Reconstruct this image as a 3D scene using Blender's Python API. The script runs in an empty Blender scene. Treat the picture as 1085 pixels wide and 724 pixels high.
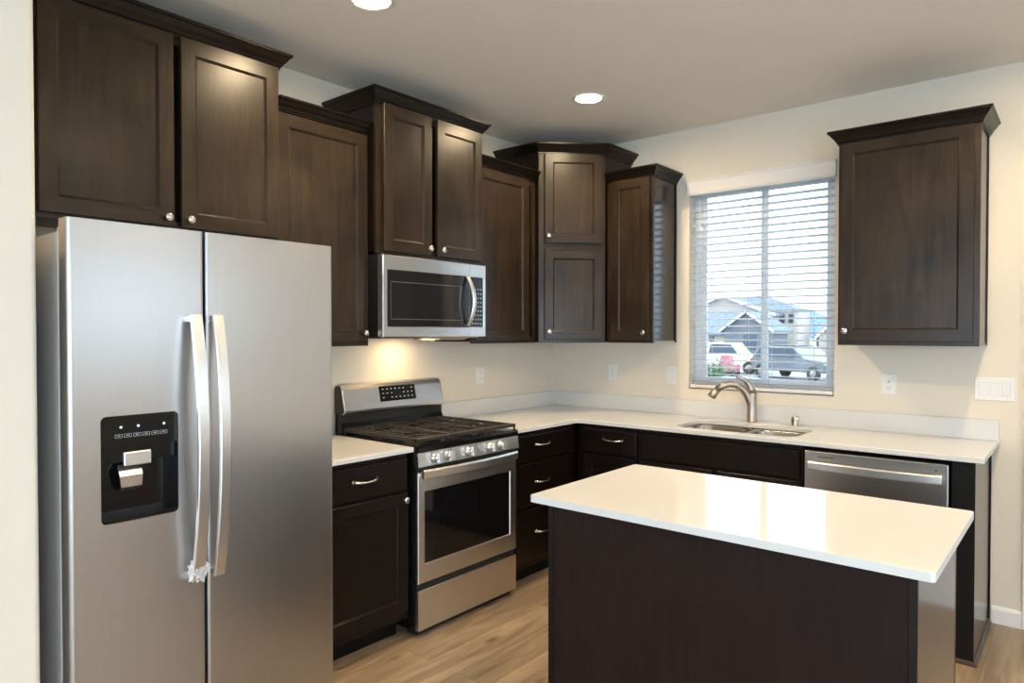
import bpy, bmesh, math, random
from mathutils import Vector, Matrix, noise
R = math.radians
rnd = random.Random(7)
SC = bpy.context.scene
COL = SC.collection

# ------------------------------------------------------------------ camera
H = 2.774                      # ceiling height
cam_d = bpy.data.cameras.new('camera'); cam = bpy.data.objects.new('camera', cam_d); COL.objects.link(cam)
cam.location = (3.0471, -4.2275, 1.4543)
cam.rotation_euler = (R(90 - 0.894), R(0.016), R(40.5447))
cam_d.sensor_fit = 'HORIZONTAL'; cam_d.sensor_width = 36.0
cam_d.lens = 729.64 / 1085 * 36.0
cam_d.shift_x = (542.5 - 526.62) / 1085
cam_d.shift_y = (363.83 - 362) / 1085
cam_d.clip_start = 0.05; cam_d.clip_end = 2000
SC.camera = cam

# ------------------------------------------------------------------ exposure
SC.view_settings.view_transform = 'Standard'; SC.view_settings.look = 'None'
SC.view_settings.exposure = 0.0; SC.view_settings.gamma = 1.0
SC.view_settings.use_curve_mapping = False
SC.cycles.use_denoising = True
SC.cycles.max_bounces = 8; SC.cycles.diffuse_bounces = 5; SC.cycles.glossy_bounces = 4
SC.cycles.transparent_max_bounces = 12
SC.cycles.sample_clamp_indirect = 6.0

# ------------------------------------------------------------------ light levels
LAMP = 275.0                     # glow of the downlight lenses
SPOT = 52.0                   # light each downlight throws
LAMP_COL = (1.0, 0.765, 0.475, 1)
SKY = 5.2
DAY_FRONT = 55.0               # daylight through the living-room windows behind the camera
DAY_RIGHT = 62.0               # daylight through the patio window on the right
DAY_COL = (0.62, 0.81, 1.0)
DAY_DINING = 3.2               # daylight through the small dining window on the right
HOOD = 1.4                     # microwave's cooktop light

# ------------------------------------------------------------------ world
w = bpy.data.worlds.new('sky'); SC.world = w; w.use_nodes = True
nt = w.node_tree; nt.nodes.clear()
out = nt.nodes.new('ShaderNodeOutputWorld'); bg = nt.nodes.new('ShaderNodeBackground')
tc = nt.nodes.new('ShaderNodeTexCoord'); sp = nt.nodes.new('ShaderNodeSeparateXYZ'); cr = nt.nodes.new('ShaderNodeValToRGB')
nz = nt.nodes.new('ShaderNodeTexNoise'); ma = nt.nodes.new('ShaderNodeMath'); ma.operation = 'MULTIPLY_ADD'
nz.inputs['Scale'].default_value = 5.0; nz.inputs['Detail'].default_value = 4
ma.inputs[1].default_value = 0.10
nt.links.new(tc.outputs['Generated'], sp.inputs[0]); nt.links.new(tc.outputs['Generated'], nz.inputs['Vector'])
nt.links.new(nz.outputs[0], ma.inputs[0]); nt.links.new(sp.outputs['Z'], ma.inputs[2])
nt.links.new(ma.outputs[0], cr.inputs[0]); nt.links.new(cr.outputs[0], bg.inputs[0]); nt.links.new(bg.outputs[0], out.inputs[0])
e = cr.color_ramp.elements
e[0].position = 0.04; e[0].color = (0.50, 0.66, 0.80, 1)
e[1].position = 0.22; e[1].color = (0.80, 0.90, 1.0, 1)
bg.inputs[1].default_value = SKY

def area(name, loc, rot, sx, sy, power, col):
    d = bpy.data.lights.new(name, 'AREA'); d.shape = 'RECTANGLE'; d.size = sx; d.size_y = sy
    d.energy = power; d.color = col
    o = bpy.data.objects.new(name, d); COL.objects.link(o); o.location = loc; o.rotation_euler = rot
    return o
area('daylight_living_room', (3.2, -7.57, 1.35), (R(108), 0, 0), 3.6, 1.8, DAY_FRONT, DAY_COL)      # in the window of wall_front
area('daylight_patio', (5.57, -5.1, 1.15), (R(105), 0, R(90)), 2.2, 1.9, DAY_RIGHT, DAY_COL)        # in the patio opening of wall_right

area('daylight_dining', (5.57, -1.45, 1.75), (R(90), 0, R(90)), 1.5, 0.8, DAY_DINING, DAY_COL)       # in the dining window of wall_right
# ------------------------------------------------------------------ materials
def mat(name):
    m = bpy.data.materials.new(name); m.use_nodes = True
    t = m.node_tree; b = t.nodes['Principled BSDF']
    return m, t, b
def nd(t, kind, **kw):
    n = t.nodes.new(kind)
    for k, v in kw.items():
        if k in n.inputs: n.inputs[k].default_value = v
        else: setattr(n, k, v)
    return n
def plain(name, col, rough=0.5, metal=0.0, bump=0.0, bscale=200, var=0.06, spec=0.5, coat=0.0):
    """a colour with a little procedural mottling and optional fine bump"""
    m, t, b = mat(name); L = t.links
    b.inputs['Roughness'].default_value = rough; b.inputs['Metallic'].default_value = metal
    b.inputs['Specular IOR Level'].default_value = spec; b.inputs['Coat Weight'].default_value = coat
    c = nd(t, 'ShaderNodeTexCoord'); n = nd(t, 'ShaderNodeTexNoise', Scale=3.0, Detail=3.0)
    r = nd(t, 'ShaderNodeValToRGB')
    a = [max(0, x * (1 - var)) for x in col]; z = [min(1, x * (1 + var)) for x in col]
    r.color_ramp.elements[0].color = (*a, 1); r.color_ramp.elements[1].color = (*z, 1)
    r.color_ramp.elements[0].position = 0.3; r.color_ramp.elements[1].position = 0.7
    L.new(c.outputs['Object'], n.inputs['Vector']); L.new(n.outputs[0], r.inputs[0]); L.new(r.outputs[0], b.inputs['Base Color'])
    if bump:
        n2 = nd(t, 'ShaderNodeTexNoise', Scale=bscale, Detail=2.0); bp = nd(t, 'ShaderNodeBump', Strength=bump, Distance=0.002)
        L.new(c.outputs['Object'], n2.inputs['Vector']); L.new(n2.outputs[0], bp.inputs['Height']); L.new(bp.outputs[0], b.inputs['Normal'])
    return m
def wood(name, scale, dark, light, rough=0.30, blotch=1.0, spec=0.33):
    """dark stained maple: long grain plus blotches; scale stretches the grain"""
    m, t, b = mat(name); L = t.links
    c = nd(t, 'ShaderNodeTexCoord'); oi = nd(t, 'ShaderNodeObjectInfo'); mp = nd(t, 'ShaderNodeMapping'); mp.inputs['Scale'].default_value = scale
    vm = nd(t, 'ShaderNodeVectorMath', operation='MULTIPLY_ADD'); vm.inputs[1].default_value = (9, 7, 11)
    L.new(oi.outputs['Random'], vm.inputs[0]); L.new(c.outputs['Object'], vm.inputs[2])
    L.new(vm.outputs[0], mp.inputs['Vector'])
    n = nd(t, 'ShaderNodeTexNoise', Scale=1.0, Detail=6.0, Roughness=0.62, Distortion=1.6)
    L.new(mp.outputs[0], n.inputs['Vector'])
    n2 = nd(t, 'ShaderNodeTexNoise', Scale=4.0 * blotch, Detail=3.0, Roughness=0.55, Distortion=0.4); L.new(vm.outputs[0], n2.inputs['Vector'])
    ad = nd(t, 'ShaderNodeMath', operation='MULTIPLY_ADD'); ad.inputs[1].default_value = 0.55
    mu = nd(t, 'ShaderNodeMath', operation='MULTIPLY'); mu.inputs[1].default_value = 0.45
    L.new(n2.outputs[0], mu.inputs[0]); L.new(n.outputs[0], ad.inputs[0]); L.new(mu.outputs[0], ad.inputs[2])
    r = nd(t, 'ShaderNodeValToRGB'); r.color_ramp.elements[0].position = 0.34; r.color_ramp.elements[1].position = 0.68
    r.color_ramp.elements[0].color = (*dark, 1); r.color_ramp.elements[1].color = (*light, 1)
    L.new(ad.outputs[0], r.inputs[0]); L.new(r.outputs[0], b.inputs['Base Color'])
    b.inputs['Roughness'].default_value = rough; b.inputs['Specular IOR Level'].default_value = spec
    bp = nd(t, 'ShaderNodeBump', Strength=0.06, Distance=0.002); L.new(n.outputs[0], bp.inputs['Height']); L.new(bp.outputs[0], b.inputs['Normal'])
    return m
def steel(name, col, rough, stretch, aniso=0.0, amount=0.05, metal=1.0):
    m, t, b = mat(name); L = t.links
    c = nd(t, 'ShaderNodeTexCoord'); mp = nd(t, 'ShaderNodeMapping'); mp.inputs['Scale'].default_value = stretch
    n = nd(t, 'ShaderNodeTexNoise', Scale=1.0, Detail=4.0, Roughness=0.7)
    L.new(c.outputs['Object'], mp.inputs['Vector']); L.new(mp.outputs[0], n.inputs['Vector'])
    r = nd(t, 'ShaderNodeMapRange'); r.inputs['To Min'].default_value = rough - amount; r.inputs['To Max'].default_value = rough + amount
    L.new(n.outputs[0], r.inputs['Value']); L.new(r.outputs[0], b.inputs['Roughness'])
    cr = nd(t, 'ShaderNodeValToRGB'); cr.color_ramp.elements[0].color = (*[x * 0.93 for x in col], 1); cr.color_ramp.elements[1].color = (*[min(1, x * 1.06) for x in col], 1)
    L.new(n.outputs[0], cr.inputs[0]); L.new(cr.outputs[0], b.inputs['Base Color'])
    b.inputs['Metallic'].default_value = metal; b.inputs['Anisotropic'].default_value = aniso
    return m
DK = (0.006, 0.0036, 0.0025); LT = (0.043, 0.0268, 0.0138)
M = {}
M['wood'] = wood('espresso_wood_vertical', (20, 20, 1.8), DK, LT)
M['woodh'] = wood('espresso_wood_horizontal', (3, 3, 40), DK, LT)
M['wood_shaded'] = wood('espresso_wood_shaded_vertical', (30, 30, 2.2), (0.004, 0.0022, 0.0018), (0.012, 0.0064, 0.005), spec=0.22)  # shaded copy of the espresso wood: dimmer light put into its colour
M['wood_shadedh'] = wood('espresso_wood_shaded_horizontal', (3, 3, 40), (0.004, 0.0022, 0.0018), (0.012, 0.0064, 0.005), spec=0.22)  # the same darkened copy with horizontal grain
M['crown'] = wood('espresso_crown', (6, 6, 40), (0.004, 0.0028, 0.0022), (0.010, 0.0065, 0.0048), rough=0.28, spec=0.25)
M['panel'] = wood('espresso_laminate_panel', (45, 45, 3), (0.0125, 0.006, 0.0052), (0.021, 0.0105, 0.0090), rough=0.55, spec=0.15)
M['sidepanel'] = wood('espresso_gloss_end_panel', (45, 45, 3), (0.022, 0.014, 0.010), (0.036, 0.023, 0.017), rough=0.17, spec=0.45)
M['toe'] = plain('black_toe_kick', (0.006, 0.005, 0.0045), 0.55, spec=0.2)
M['shoe'] = wood('shoe_moulding_wood', (5, 5, 40), (0.03, 0.02, 0.015), (0.07, 0.05, 0.035))
M['wall'] = plain('warm_white_wall_paint', (0.755, 0.69, 0.585), 0.75, bump=0.25, bscale=160, var=0.012)
M['ceil'] = plain('ceiling_paint', (0.82, 0.76, 0.68), 0.85, bump=0.3, bscale=120, var=0.012)
M['trim'] = plain('white_trim_paint', (0.80, 0.80, 0.80), 0.35, var=0.01)
M['quartz'] = plain('white_quartz', (0.70, 0.695, 0.68), 0.075, var=0.012, spec=0.2)
M['steel'] = steel('brushed_steel_front', (0.66, 0.645, 0.63), 0.30, (1.5, 1.5, 300), 0.0)
M['steeld'] = steel('brushed_steel_dark_reflection', (0.56, 0.53, 0.49), 0.30, (1.5, 1.5, 300), 0.0)  # darker steel: the dark reflection of island and floor is in its colour
M['steelv'] = steel('brushed_steel_fridge', (0.55, 0.54, 0.535), 0.33, (260, 260, 1.2), 0.0, 0.03)
M['handle'] = steel('satin_handle_metal', (0.80, 0.79, 0.78), 0.33, (40, 40, 40))
M['nickel'] = steel('satin_nickel', (0.74, 0.71, 0.67), 0.22, (40, 40, 40))
M['faucet'] = steel('brushed_nickel_faucet', (0.47, 0.41, 0.345), 0.36, (60, 60, 60))
M['sink'] = steel('sink_steel', (0.40, 0.37, 0.33), 0.25, (90, 4, 90))
M['grey'] = plain('grey_fridge_side_paint', (0.50, 0.495, 0.485), 0.42, bump=0.15, bscale=300)
M['gasket'] = plain('dark_gasket', (0.02, 0.02, 0.022), 0.6)
M['black'] = plain('black_enamel', (0.006, 0.006, 0.0065), 0.16, var=0.1, spec=0.35)
M['blackmat'] = plain('black_matte_plastic', (0.012, 0.012, 0.013), 0.45)
M['glassblk'] = plain('black_oven_glass', (0.006, 0.0055, 0.006), 0.04, var=0.1, spec=0.35)
M['mwglass'] = plain('microwave_window_glass', (0.014, 0.014, 0.016), 0.07, var=0.1, spec=0.9)
M['iron'] = plain('cast_iron_grate', (0.030, 0.023, 0.019), 0.42, bump=0.4, bscale=260, var=0.15)
M['burner'] = plain('burner_cap', (0.015, 0.015, 0.015), 0.4)
M['alu'] = plain('burner_ring_metal', (0.30, 0.28, 0.26), 0.4, metal=1.0)
M['white'] = plain('white_plastic', (0.80, 0.79, 0.77), 0.35, var=0.01)
M['slot'] = plain('dark_slot', (0.03, 0.03, 0.03), 0.5)
M['legend'] = plain('printed_grey_legend', (0.45, 0.47, 0.50), 0.5)
M['blind'] = plain('white_blind_slat', (0.88, 0.90, 0.92), 0.45, var=0.01)
m_ = M['blind']; t_ = m_.node_tree; tl_ = nd(t_, 'ShaderNodeBsdfTranslucent'); tl_.inputs[0].default_value = (0.86, 0.90, 0.95, 1); mx_ = nd(t_, 'ShaderNodeMixShader'); mx_.inputs[0].default_value = 0.55
t_.links.new(t_.nodes['Principled BSDF'].outputs[0], mx_.inputs[1]); t_.links.new(tl_.outputs[0], mx_.inputs[2]); t_.links.new(mx_.outputs[0], t_.nodes['Material Output'].inputs[0])
M['valance'] = plain('white_blind_valance', (0.82, 0.79, 0.76), 0.45, var=0.01)
M['vinyl'] = plain('white_vinyl_frame', (0.76, 0.79, 0.83), 0.4, var=0.01)
M['cord'] = plain('blind_cord', (0.72, 0.72, 0.72), 0.8)
M['rubber'] = plain('tyre_rubber', (0.02, 0.02, 0.02), 0.8)
M['siding'] = plain('cream_siding', (0.42, 0.375, 0.33), 0.8, var=0.04)
M['siding2'] = plain('grey_and_shaded_siding', (0.13, 0.145, 0.17), 0.8, var=0.04)  # grey walls of the low house, and painted shade on the porch gable
M['roof'] = plain('grey_roof_shingles', (0.15, 0.19, 0.245), 0.9, bump=0.6, bscale=6, var=0.2)
M['barge'] = plain('white_barge_board', (0.80, 0.80, 0.80), 0.6)
M['dwin'] = plain('dark_house_window', (0.05, 0.07, 0.10), 0.1)
M['ground'] = plain('pale_gravel', (0.27, 0.28, 0.29), 0.9, bump=0.5, bscale=3, var=0.15)
M['lawn'] = plain('lawn_green', (0.12, 0.22, 0.08), 0.9, bump=0.5, bscale=20, var=0.3)
M['leaf'] = plain('shrub_leaf', (0.08, 0.17, 0.07), 0.8, var=0.4)
M['bark'] = plain('bare_twig_bark', (0.14, 0.12, 0.11), 0.9, var=0.2)
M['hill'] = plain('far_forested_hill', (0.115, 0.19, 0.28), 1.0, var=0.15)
M['carwhite'] = plain('white_car_paint', (0.70, 0.72, 0.75), 0.25, coat=0.6)
M['cargrey'] = plain('grey_car_paint', (0.10, 0.115, 0.135), 0.25, coat=0.6)
M['carblue'] = plain('silver_blue_car_paint', (0.30, 0.36, 0.43), 0.25, coat=0.6)
M['pink'] = plain('pink_plastic', (0.42, 0.13, 0.19), 0.5)
M['lens'] = plain('red_lens', (0.4, 0.03, 0.03), 0.3)
# lamp diffuser: gives off light
m, t, b = mat('lamp_diffuser'); b.inputs['Emission Color'].default_value = LAMP_COL; b.inputs['Emission Strength'].default_value = LAMP; M['lamp'] = m
m, t, b = mat('hood_lamp'); b.inputs['Emission Color'].default_value = (1, 0.74, 0.42, 1); b.inputs['Emission Strength'].default_value = 30; M['hood'] = m
m, t, b = mat('lit_icon'); b.inputs['Base Color'].default_value = (0.5, 0.6, 0.7, 1); b.inputs['Emission Color'].default_value = (0.75, 0.88, 1, 1); b.inputs['Emission Strength'].default_value = 0.5; M['icon'] = m
# clear sheet glass: transparent with a Fresnel reflection
m, t, b = mat('clear_window_glass'); t.nodes.remove(b)
gl = nd(t, 'ShaderNodeBsdfGlossy', Roughness=0.02); tr = nd(t, 'ShaderNodeBsdfTransparent'); tr.inputs[0].default_value = (0.93, 0.96, 0.97, 1)
fr = nd(t, 'ShaderNodeFresnel', IOR=1.45); mx = nd(t, 'ShaderNodeMixShader')
t.links.new(fr.outputs[0], mx.inputs[0]); t.links.new(tr.outputs[0], mx.inputs[1]); t.links.new(gl.outputs[0], mx.inputs[2]); t.links.new(mx.outputs[0], t.nodes['Material Output'].inputs[0])
M['glass'] = m
# crumpled clear film
m, t, b = mat('crumpled_clear_film'); b.inputs['Base Color'].default_value = (0.85, 0.87, 0.9, 1); b.inputs['Roughness'].default_value = 0.12
b.inputs['Alpha'].default_value = 0.42; M['film'] = m
# oak planks running along y
m, t, b = mat('oak_plank_floor'); L = t.links
c = nd(t, 'ShaderNodeTexCoord'); mp = nd(t, 'ShaderNodeMapping'); mp.inputs['Rotation'].default_value = (0, 0, R(90))
L.new(c.outputs['Object'], mp.inputs['Vector'])
bk = nd(t, 'ShaderNodeTexBrick', Scale=1.0); bk.offset = 0.37; bk.offset_frequency = 2
bk.inputs['Brick Width'].default_value = 1.3; bk.inputs['Row Height'].default_value = 0.17
bk.inputs['Mortar Size'].default_value = 0.0012; bk.inputs['Mortar Smooth'].default_value = 0.3; bk.inputs['Bias'].default_value = 0.0
bk.inputs['Color1'].default_value = (0, 0, 0, 1); bk.inputs['Color2'].default_value = (1, 1, 1, 1); bk.inputs['Mortar'].default_value = (0.5, 0.5, 0.5, 1)
L.new(mp.outputs[0], bk.inputs['Vector'])
vm = nd(t, 'ShaderNodeVectorMath', operation='MULTIPLY_ADD'); vm.inputs[1].default_value = (5, 9, 3)
L.new(bk.outputs['Color'], vm.inputs[0]); L.new(c.outputs['Object'], vm.inputs[2])
mg = nd(t, 'ShaderNodeMapping'); mg.inputs['Scale'].default_value = (17, 1.3, 1); L.new(vm.outputs[0], mg.inputs['Vector'])
n1 = nd(t, 'ShaderNodeTexNoise', Scale=1.0, Detail=7.0, Roughness=0.62, Distortion=1.2); L.new(mg.outputs[0], n1.inputs['Vector'])
mg2 = nd(t, 'ShaderNodeMapping'); mg2.inputs['Scale'].default_value = (7, 1.4, 1); L.new(vm.outputs[0], mg2.inputs['Vector'])
n2 = nd(t, 'ShaderNodeTexNoise', Scale=1.0, Detail=4.0, Roughness=0.6, Distortion=0.8); L.new(mg2.outputs[0], n2.inputs['Vector'])
r1 = nd(t, 'ShaderNodeValToRGB'); r1.color_ramp.elements[0].position = 0.33; r1.color_ramp.elements[1].position = 0.62
r1.color_ramp.elements[0].color = (0.16, 0.108, 0.07, 1); r1.color_ramp.elements[1].color = (0.47, 0.345, 0.22, 1)
mm = nd(t, 'ShaderNodeMath', operation='MULTIPLY_ADD'); mm.inputs[1].default_value = 0.5
m2 = nd(t, 'ShaderNodeMath', operation='MULTIPLY'); m2.inputs[1].default_value = 0.5
L.new(n2.outputs[0], m2.inputs[0]); L.new(n1.outputs[0], mm.inputs[0]); L.new(m2.outputs[0], mm.inputs[2]); L.new(mm.outputs[0], r1.inputs[0])
mpl = nd(t, 'ShaderNodeMapRange'); mpl.inputs['To Min'].default_value = 0.82; mpl.inputs['To Max'].default_value = 1.12; L.new(bk.outputs['Color'], mpl.inputs['Value'])
vs = nd(t, 'ShaderNodeVectorMath', operation='SCALE'); L.new(r1.outputs[0], vs.inputs[0]); L.new(mpl.outputs[0], vs.inputs['Scale'])
# small dark knots
mk = nd(t, 'ShaderNodeMapping'); mk.inputs['Scale'].default_value = (5.5, 2.2, 1); L.new(vm.outputs[0], mk.inputs['Vector'])
vo = nd(t, 'ShaderNodeTexVoronoi', Scale=1.0); L.new(mk.outputs[0], vo.inputs['Vector'])
rk = nd(t, 'ShaderNodeValToRGB'); rk.color_ramp.elements[0].position = 0.03; rk.color_ramp.elements[1].position = 0.15
rk.color_ramp.elements[0].color = (0.38, 0.33, 0.28, 1); rk.color_ramp.elements[1].color = (1, 1, 1, 1); L.new(vo.outputs['Distance'], rk.inputs[0])
vk = nd(t, 'ShaderNodeVectorMath', operation='MULTIPLY'); L.new(vs.outputs[0], vk.inputs[0]); L.new(rk.outputs[0], vk.inputs[1])
mo = nd(t, 'ShaderNodeMix', data_type='RGBA'); mo.inputs['B'].default_value = (0.09, 0.06, 0.035, 1)
L.new(bk.outputs['Fac'], mo.inputs['Factor']); L.new(vk.outputs[0], mo.inputs[6]); mo.inputs[7].default_value = (0.10, 0.065, 0.04, 1)
L.new(mo.outputs[2], b.inputs['Base Color']); b.inputs['Roughness'].default_value = 0.30
bp = nd(t, 'ShaderNodeBump', Strength=0.12, Distance=0.002); L.new(n1.outputs[0], bp.inputs['Height']); L.new(bp.outputs[0], b.inputs['Normal'])
M['oak'] = m

# ------------------------------------------------------------------ mesh helpers
class Frame:
    """a local frame: u to the right seen from the front, n outwards, z up"""
    def __init__(s, o, u, n): s.o = Vector(o); s.u = Vector(u).normalized(); s.n = Vector(n).normalized()
    def __call__(s, u, n, z): return s.o + s.u * u + s.n * n + Vector((0, 0, z))
WORLD = Frame((0, 0, 0), (1, 0, 0), (0, 1, 0))
LEFT = Frame((0, 0, 0), (0, 1, 0), (1, 0, 0))        # u = y, n = x
BACK = Frame((0, 0, 0), (1, 0, 0), (0, -1, 0))       # u = x, n = -y

class MB:
    def __init__(s): s.bm = bmesh.new(); s.smooth = False
    def add(s, verts, faces, mi=0, smooth=False):
        vs = [s.bm.verts.new(v) for v in verts]
        for f in faces:
            try:
                fc = s.bm.faces.new([vs[i] for i in f]); fc.material_index = mi; fc.smooth = smooth
            except ValueError: pass
        return s
    def box(s, x0, x1, y0, y1, z0, z1, bev=0.0, fr=WORLD, mi=0, seg=2):
        b = bmesh.new()
        vs = [b.verts.new(fr(x, y, z)) for x in (x0, x1) for y in (y0, y1) for z in (z0, z1)]
        for f in ((0, 1, 3, 2), (4, 6, 7, 5), (0, 4, 5, 1), (2, 3, 7, 6), (0, 2, 6, 4), (1, 5, 7, 3)): b.faces.new([vs[i] for i in f])
        bmesh.ops.recalc_face_normals(b, faces=b.faces)
        if bev: bmesh.ops.bevel(b, geom=list(b.edges), offset=bev, segments=seg, affect='EDGES', profile=0.5)
        s.merge(b, mi); return s
    def merge(s, b, mi=0, smooth=None):
        b.verts.index_update(); base = [s.bm.verts.new(v.co) for v in b.verts]
        for f in b.faces:
            try:
                n = s.bm.faces.new([base[v.index] for v in f.verts]); n.material_index = mi; n.smooth = f.smooth if smooth is None else smooth
            except ValueError: pass
        b.free()
    def rings(s, loops, mi=0, cap0=True, cap1=True, closed=True, smooth=False):
        """skin between successive loops of equal length"""
        n = len(loops[0]); vs = [[s.bm.verts.new(p) for p in lp] for lp in loops]
        for a, b in zip(vs, vs[1:]):
            for i in range(n if closed else n - 1):
                j = (i + 1) % n
                try: f = s.bm.faces.new((a[i], a[j], b[j], b[i])); f.material_index = mi; f.smooth = smooth
                except ValueError: pass
        for c, lp in ((cap0, vs[0]), (cap1, vs[-1])):
            if c:
                try: f = s.bm.faces.new(lp); f.material_index = mi
                except ValueError: pass
        return s
    def tube(s, pts, rad, seg=12, mi=0, flat=1.0, up=None):
        """a tube along pts; rad a number or a list; flat squashes it along the local second axis"""
        pts = [Vector(p) for p in pts]; rad = rad if isinstance(rad, (list, tuple)) else [rad] * len(pts)
        loops = []; ref = Vector(up) if up else None
        for i, p in enumerate(pts):
            d = (pts[min(i + 1, len(pts) - 1)] - pts[max(i - 1, 0)]).normalized()
            if ref is None: ref = Vector((0, 0, 1)) if abs(d.z) < 0.9 else Vector((1, 0, 0))
            a = d.cross(ref)
            if a.length < 1e-4: a = d.cross(Vector((0.3, 0.9, 0.1)))
            a.normalize(); b = a.cross(d).normalized(); ref = b
            loops.append([p + (a * math.cos(2 * math.pi * k / seg) + b * math.sin(2 * math.pi * k / seg) * flat) * rad[i] for k in range(seg)])
        return s.rings(loops, mi, smooth=True)
    def lathe(s, o, axis, prof, seg=24, mi=0, smooth=True):
        """prof = (radius, height along axis)"""
        o = Vector(o); ax = Vector(axis).normalized(); a = ax.orthogonal().normalized(); b = ax.cross(a)
        loops = [[o + ax * h + (a * math.cos(2 * math.pi * k / seg) + b * math.sin(2 * math.pi * k / seg)) * max(r, 1e-5) for k in range(seg)] for r, h in prof]
        return s.rings(loops, mi, smooth=smooth)
    def prism(s, poly, d, mi=0):
        """poly: list of 3d points, swept by the vector d"""
        d = Vector(d); return s.rings([[Vector(p) for p in poly], [Vector(p) + d for p in poly]], mi)
    def sweep(s, path, prof, mi=0):
        """moulding: path = 2d points (x, y); prof = (outwards, z); outwards is to the right of the path's direction"""
        P = [Vector((p[0], p[1])) for p in path]; loops = []
        for i, p in enumerate(P):
            d0 = (P[i] - P[i - 1]).normalized() if i else None
            d1 = (P[i + 1] - P[i]).normalized() if i < len(P) - 1 else None
            d0 = d0 or d1; d1 = d1 or d0
            n0 = Vector((d0.y, -d0.x)); n1 = Vector((d1.y, -d1.x)); m = (n0 + n1); m = m / max(m.length_squared, 1e-6) * 2
            loops.append([Vector((p.x + m.x * q, p.y + m.y * q, z)) for q, z in prof])
        return s.rings(loops, mi)
    def build(s, name, mats, parent=None, bevel=0.0):
        bmesh.ops.recalc_face_normals(s.bm, faces=s.bm.faces)
        off = parent_loc(parent)
        bmesh.ops.translate(s.bm, verts=s.bm.verts, vec=-off)
        me = bpy.data.meshes.new(name); s.bm.to_mesh(me); s.bm.free()
        for k in (mats if isinstance(mats, (list, tuple)) else [mats]): me.materials.append(M[k])
        o = bpy.data.objects.new(name, me); COL.objects.link(o)
        if parent is not None: o.parent = parent
        if bevel:
            md = o.modifiers.new('edge_rounding', 'BEVEL'); md.width = bevel; md.segments = 2; md.limit_method = 'ANGLE'; md.angle_limit = R(40)
        return o
def parent_loc(p):
    v = Vector((0, 0, 0))
    while p is not None: v += p.location; p = p.parent
    return v
def recentre(o):
    """put a lone mesh's origin at the middle of its base"""
    vs = [v.co for v in o.data.vertices]; lo = Vector([min(v[i] for v in vs) for i in range(3)]); hi = Vector([max(v[i] for v in vs) for i in range(3)])
    c = Vector(((lo.x + hi.x) / 2, (lo.y + hi.y) / 2, lo.z))
    for v in o.data.vertices: v.co -= c
    o.location = c; return o
def tag(o, label, cat, group=None, kind=None):
    o['label'] = label; o['category'] = cat
    if group: o['group'] = group
    if kind: o['kind'] = kind
    return o
def thing(name, loc, label, cat, group=None):
    o = bpy.data.objects.new(name, None); COL.objects.link(o); o.location = loc; o.empty_display_size = 0.1
    return tag(o, label, cat, group)
def struct(name, mb, m, parent=None, bevel=0.0):
    o = mb.build(name, m, parent, bevel)
    if parent is None: o['kind'] = 'structure'
    return o
def copy_tree(o, parent=None):
    c = o.copy(); COL.objects.link(c); c.parent = parent
    for ch in list(o.children): copy_tree(ch, c)
    return c
def rrect(x0, x1, y0, y1, r, n=6):
    """rounded rectangle, counter-clockwise 2d points"""
    pts = []
    for cx, cy, a in ((x1 - r, y1 - r, 0), (x0 + r, y1 - r, 90), (x0 + r, y0 + r, 180), (x1 - r, y0 + r, 270)):
        for k in range(n + 1):
            t_ = R(a + 90 * k / n); pts.append((cx + r * math.cos(t_), cy + r * math.sin(t_)))
    return pts
def slab(outer, holes, z0, z1):
    """a flat slab with outline and holes, as an MB"""
    mb = MB(); bm = mb.bm; es = []
    for lp in [outer] + holes:
        vs = [bm.verts.new((p[0], p[1], z0)) for p in lp]
        es += [bm.edges.new((vs[i], vs[(i + 1) % len(vs)])) for i in range(len(vs))]
    bmesh.ops.triangle_fill(bm, edges=es, use_beauty=True)
    orig = list(bm.faces); dp = bmesh.ops.duplicate(bm, geom=list(bm.verts) + list(bm.edges) + orig)
    ex = bmesh.ops.extrude_face_region(bm, geom=orig)
    bmesh.ops.translate(bm, verts=[g for g in ex['geom'] if isinstance(g, bmesh.types.BMVert)], vec=(0, 0, z1 - z0))
    bmesh.ops.remove_doubles(bm, verts=list(bm.verts), dist=1e-5)
    return mb

# ------------------------------------------------------------------ cabinet helpers
def shaker(fr, u0, u1, z0, z1, n0, mats, parent, name='door', rail=0.057, th=0.020):
    """recessed-panel door lying on the plane n0 of the frame"""
    mb = MB(); n1 = n0 + th
    def lp(i, n): return [fr(u0 + i, n, z0 + i), fr(u1 - i, n, z0 + i), fr(u1 - i, n, z1 - i), fr(u0 + i, n, z1 - i)]
    mb.rings([lp(0, n0), lp(0, n1 - 0.002), lp(0.002, n1)], 0, cap1=False)
    e_ = 0.002; r = rail                                       # stiles run through, rails between them
    for a0, a1, b0, b1, k in ((u0 + e_, u0 + r, z0 + e_, z1 - e_, 0), (u1 - r, u1 - e_, z0 + e_, z1 - e_, 0), (u0 + r, u1 - r, z0 + e_, z0 + r, 1), (u0 + r, u1 - r, z1 - r, z1 - e_, 1)):
        mb.add([fr(a0, n1, b0), fr(a1, n1, b0), fr(a1, n1, b1), fr(a0, n1, b1)], [(0, 1, 2, 3)], k)
    mb.rings([lp(r, n1), lp(r + 0.0015, n1 - 0.003), lp(r + 0.004, n1 - 0.0045), lp(r + 0.0085, n1 - 0.0085), lp(r + 0.009, n1 - 0.0095)], 0, cap0=False)
    return mb.build(name, mats, parent)
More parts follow.
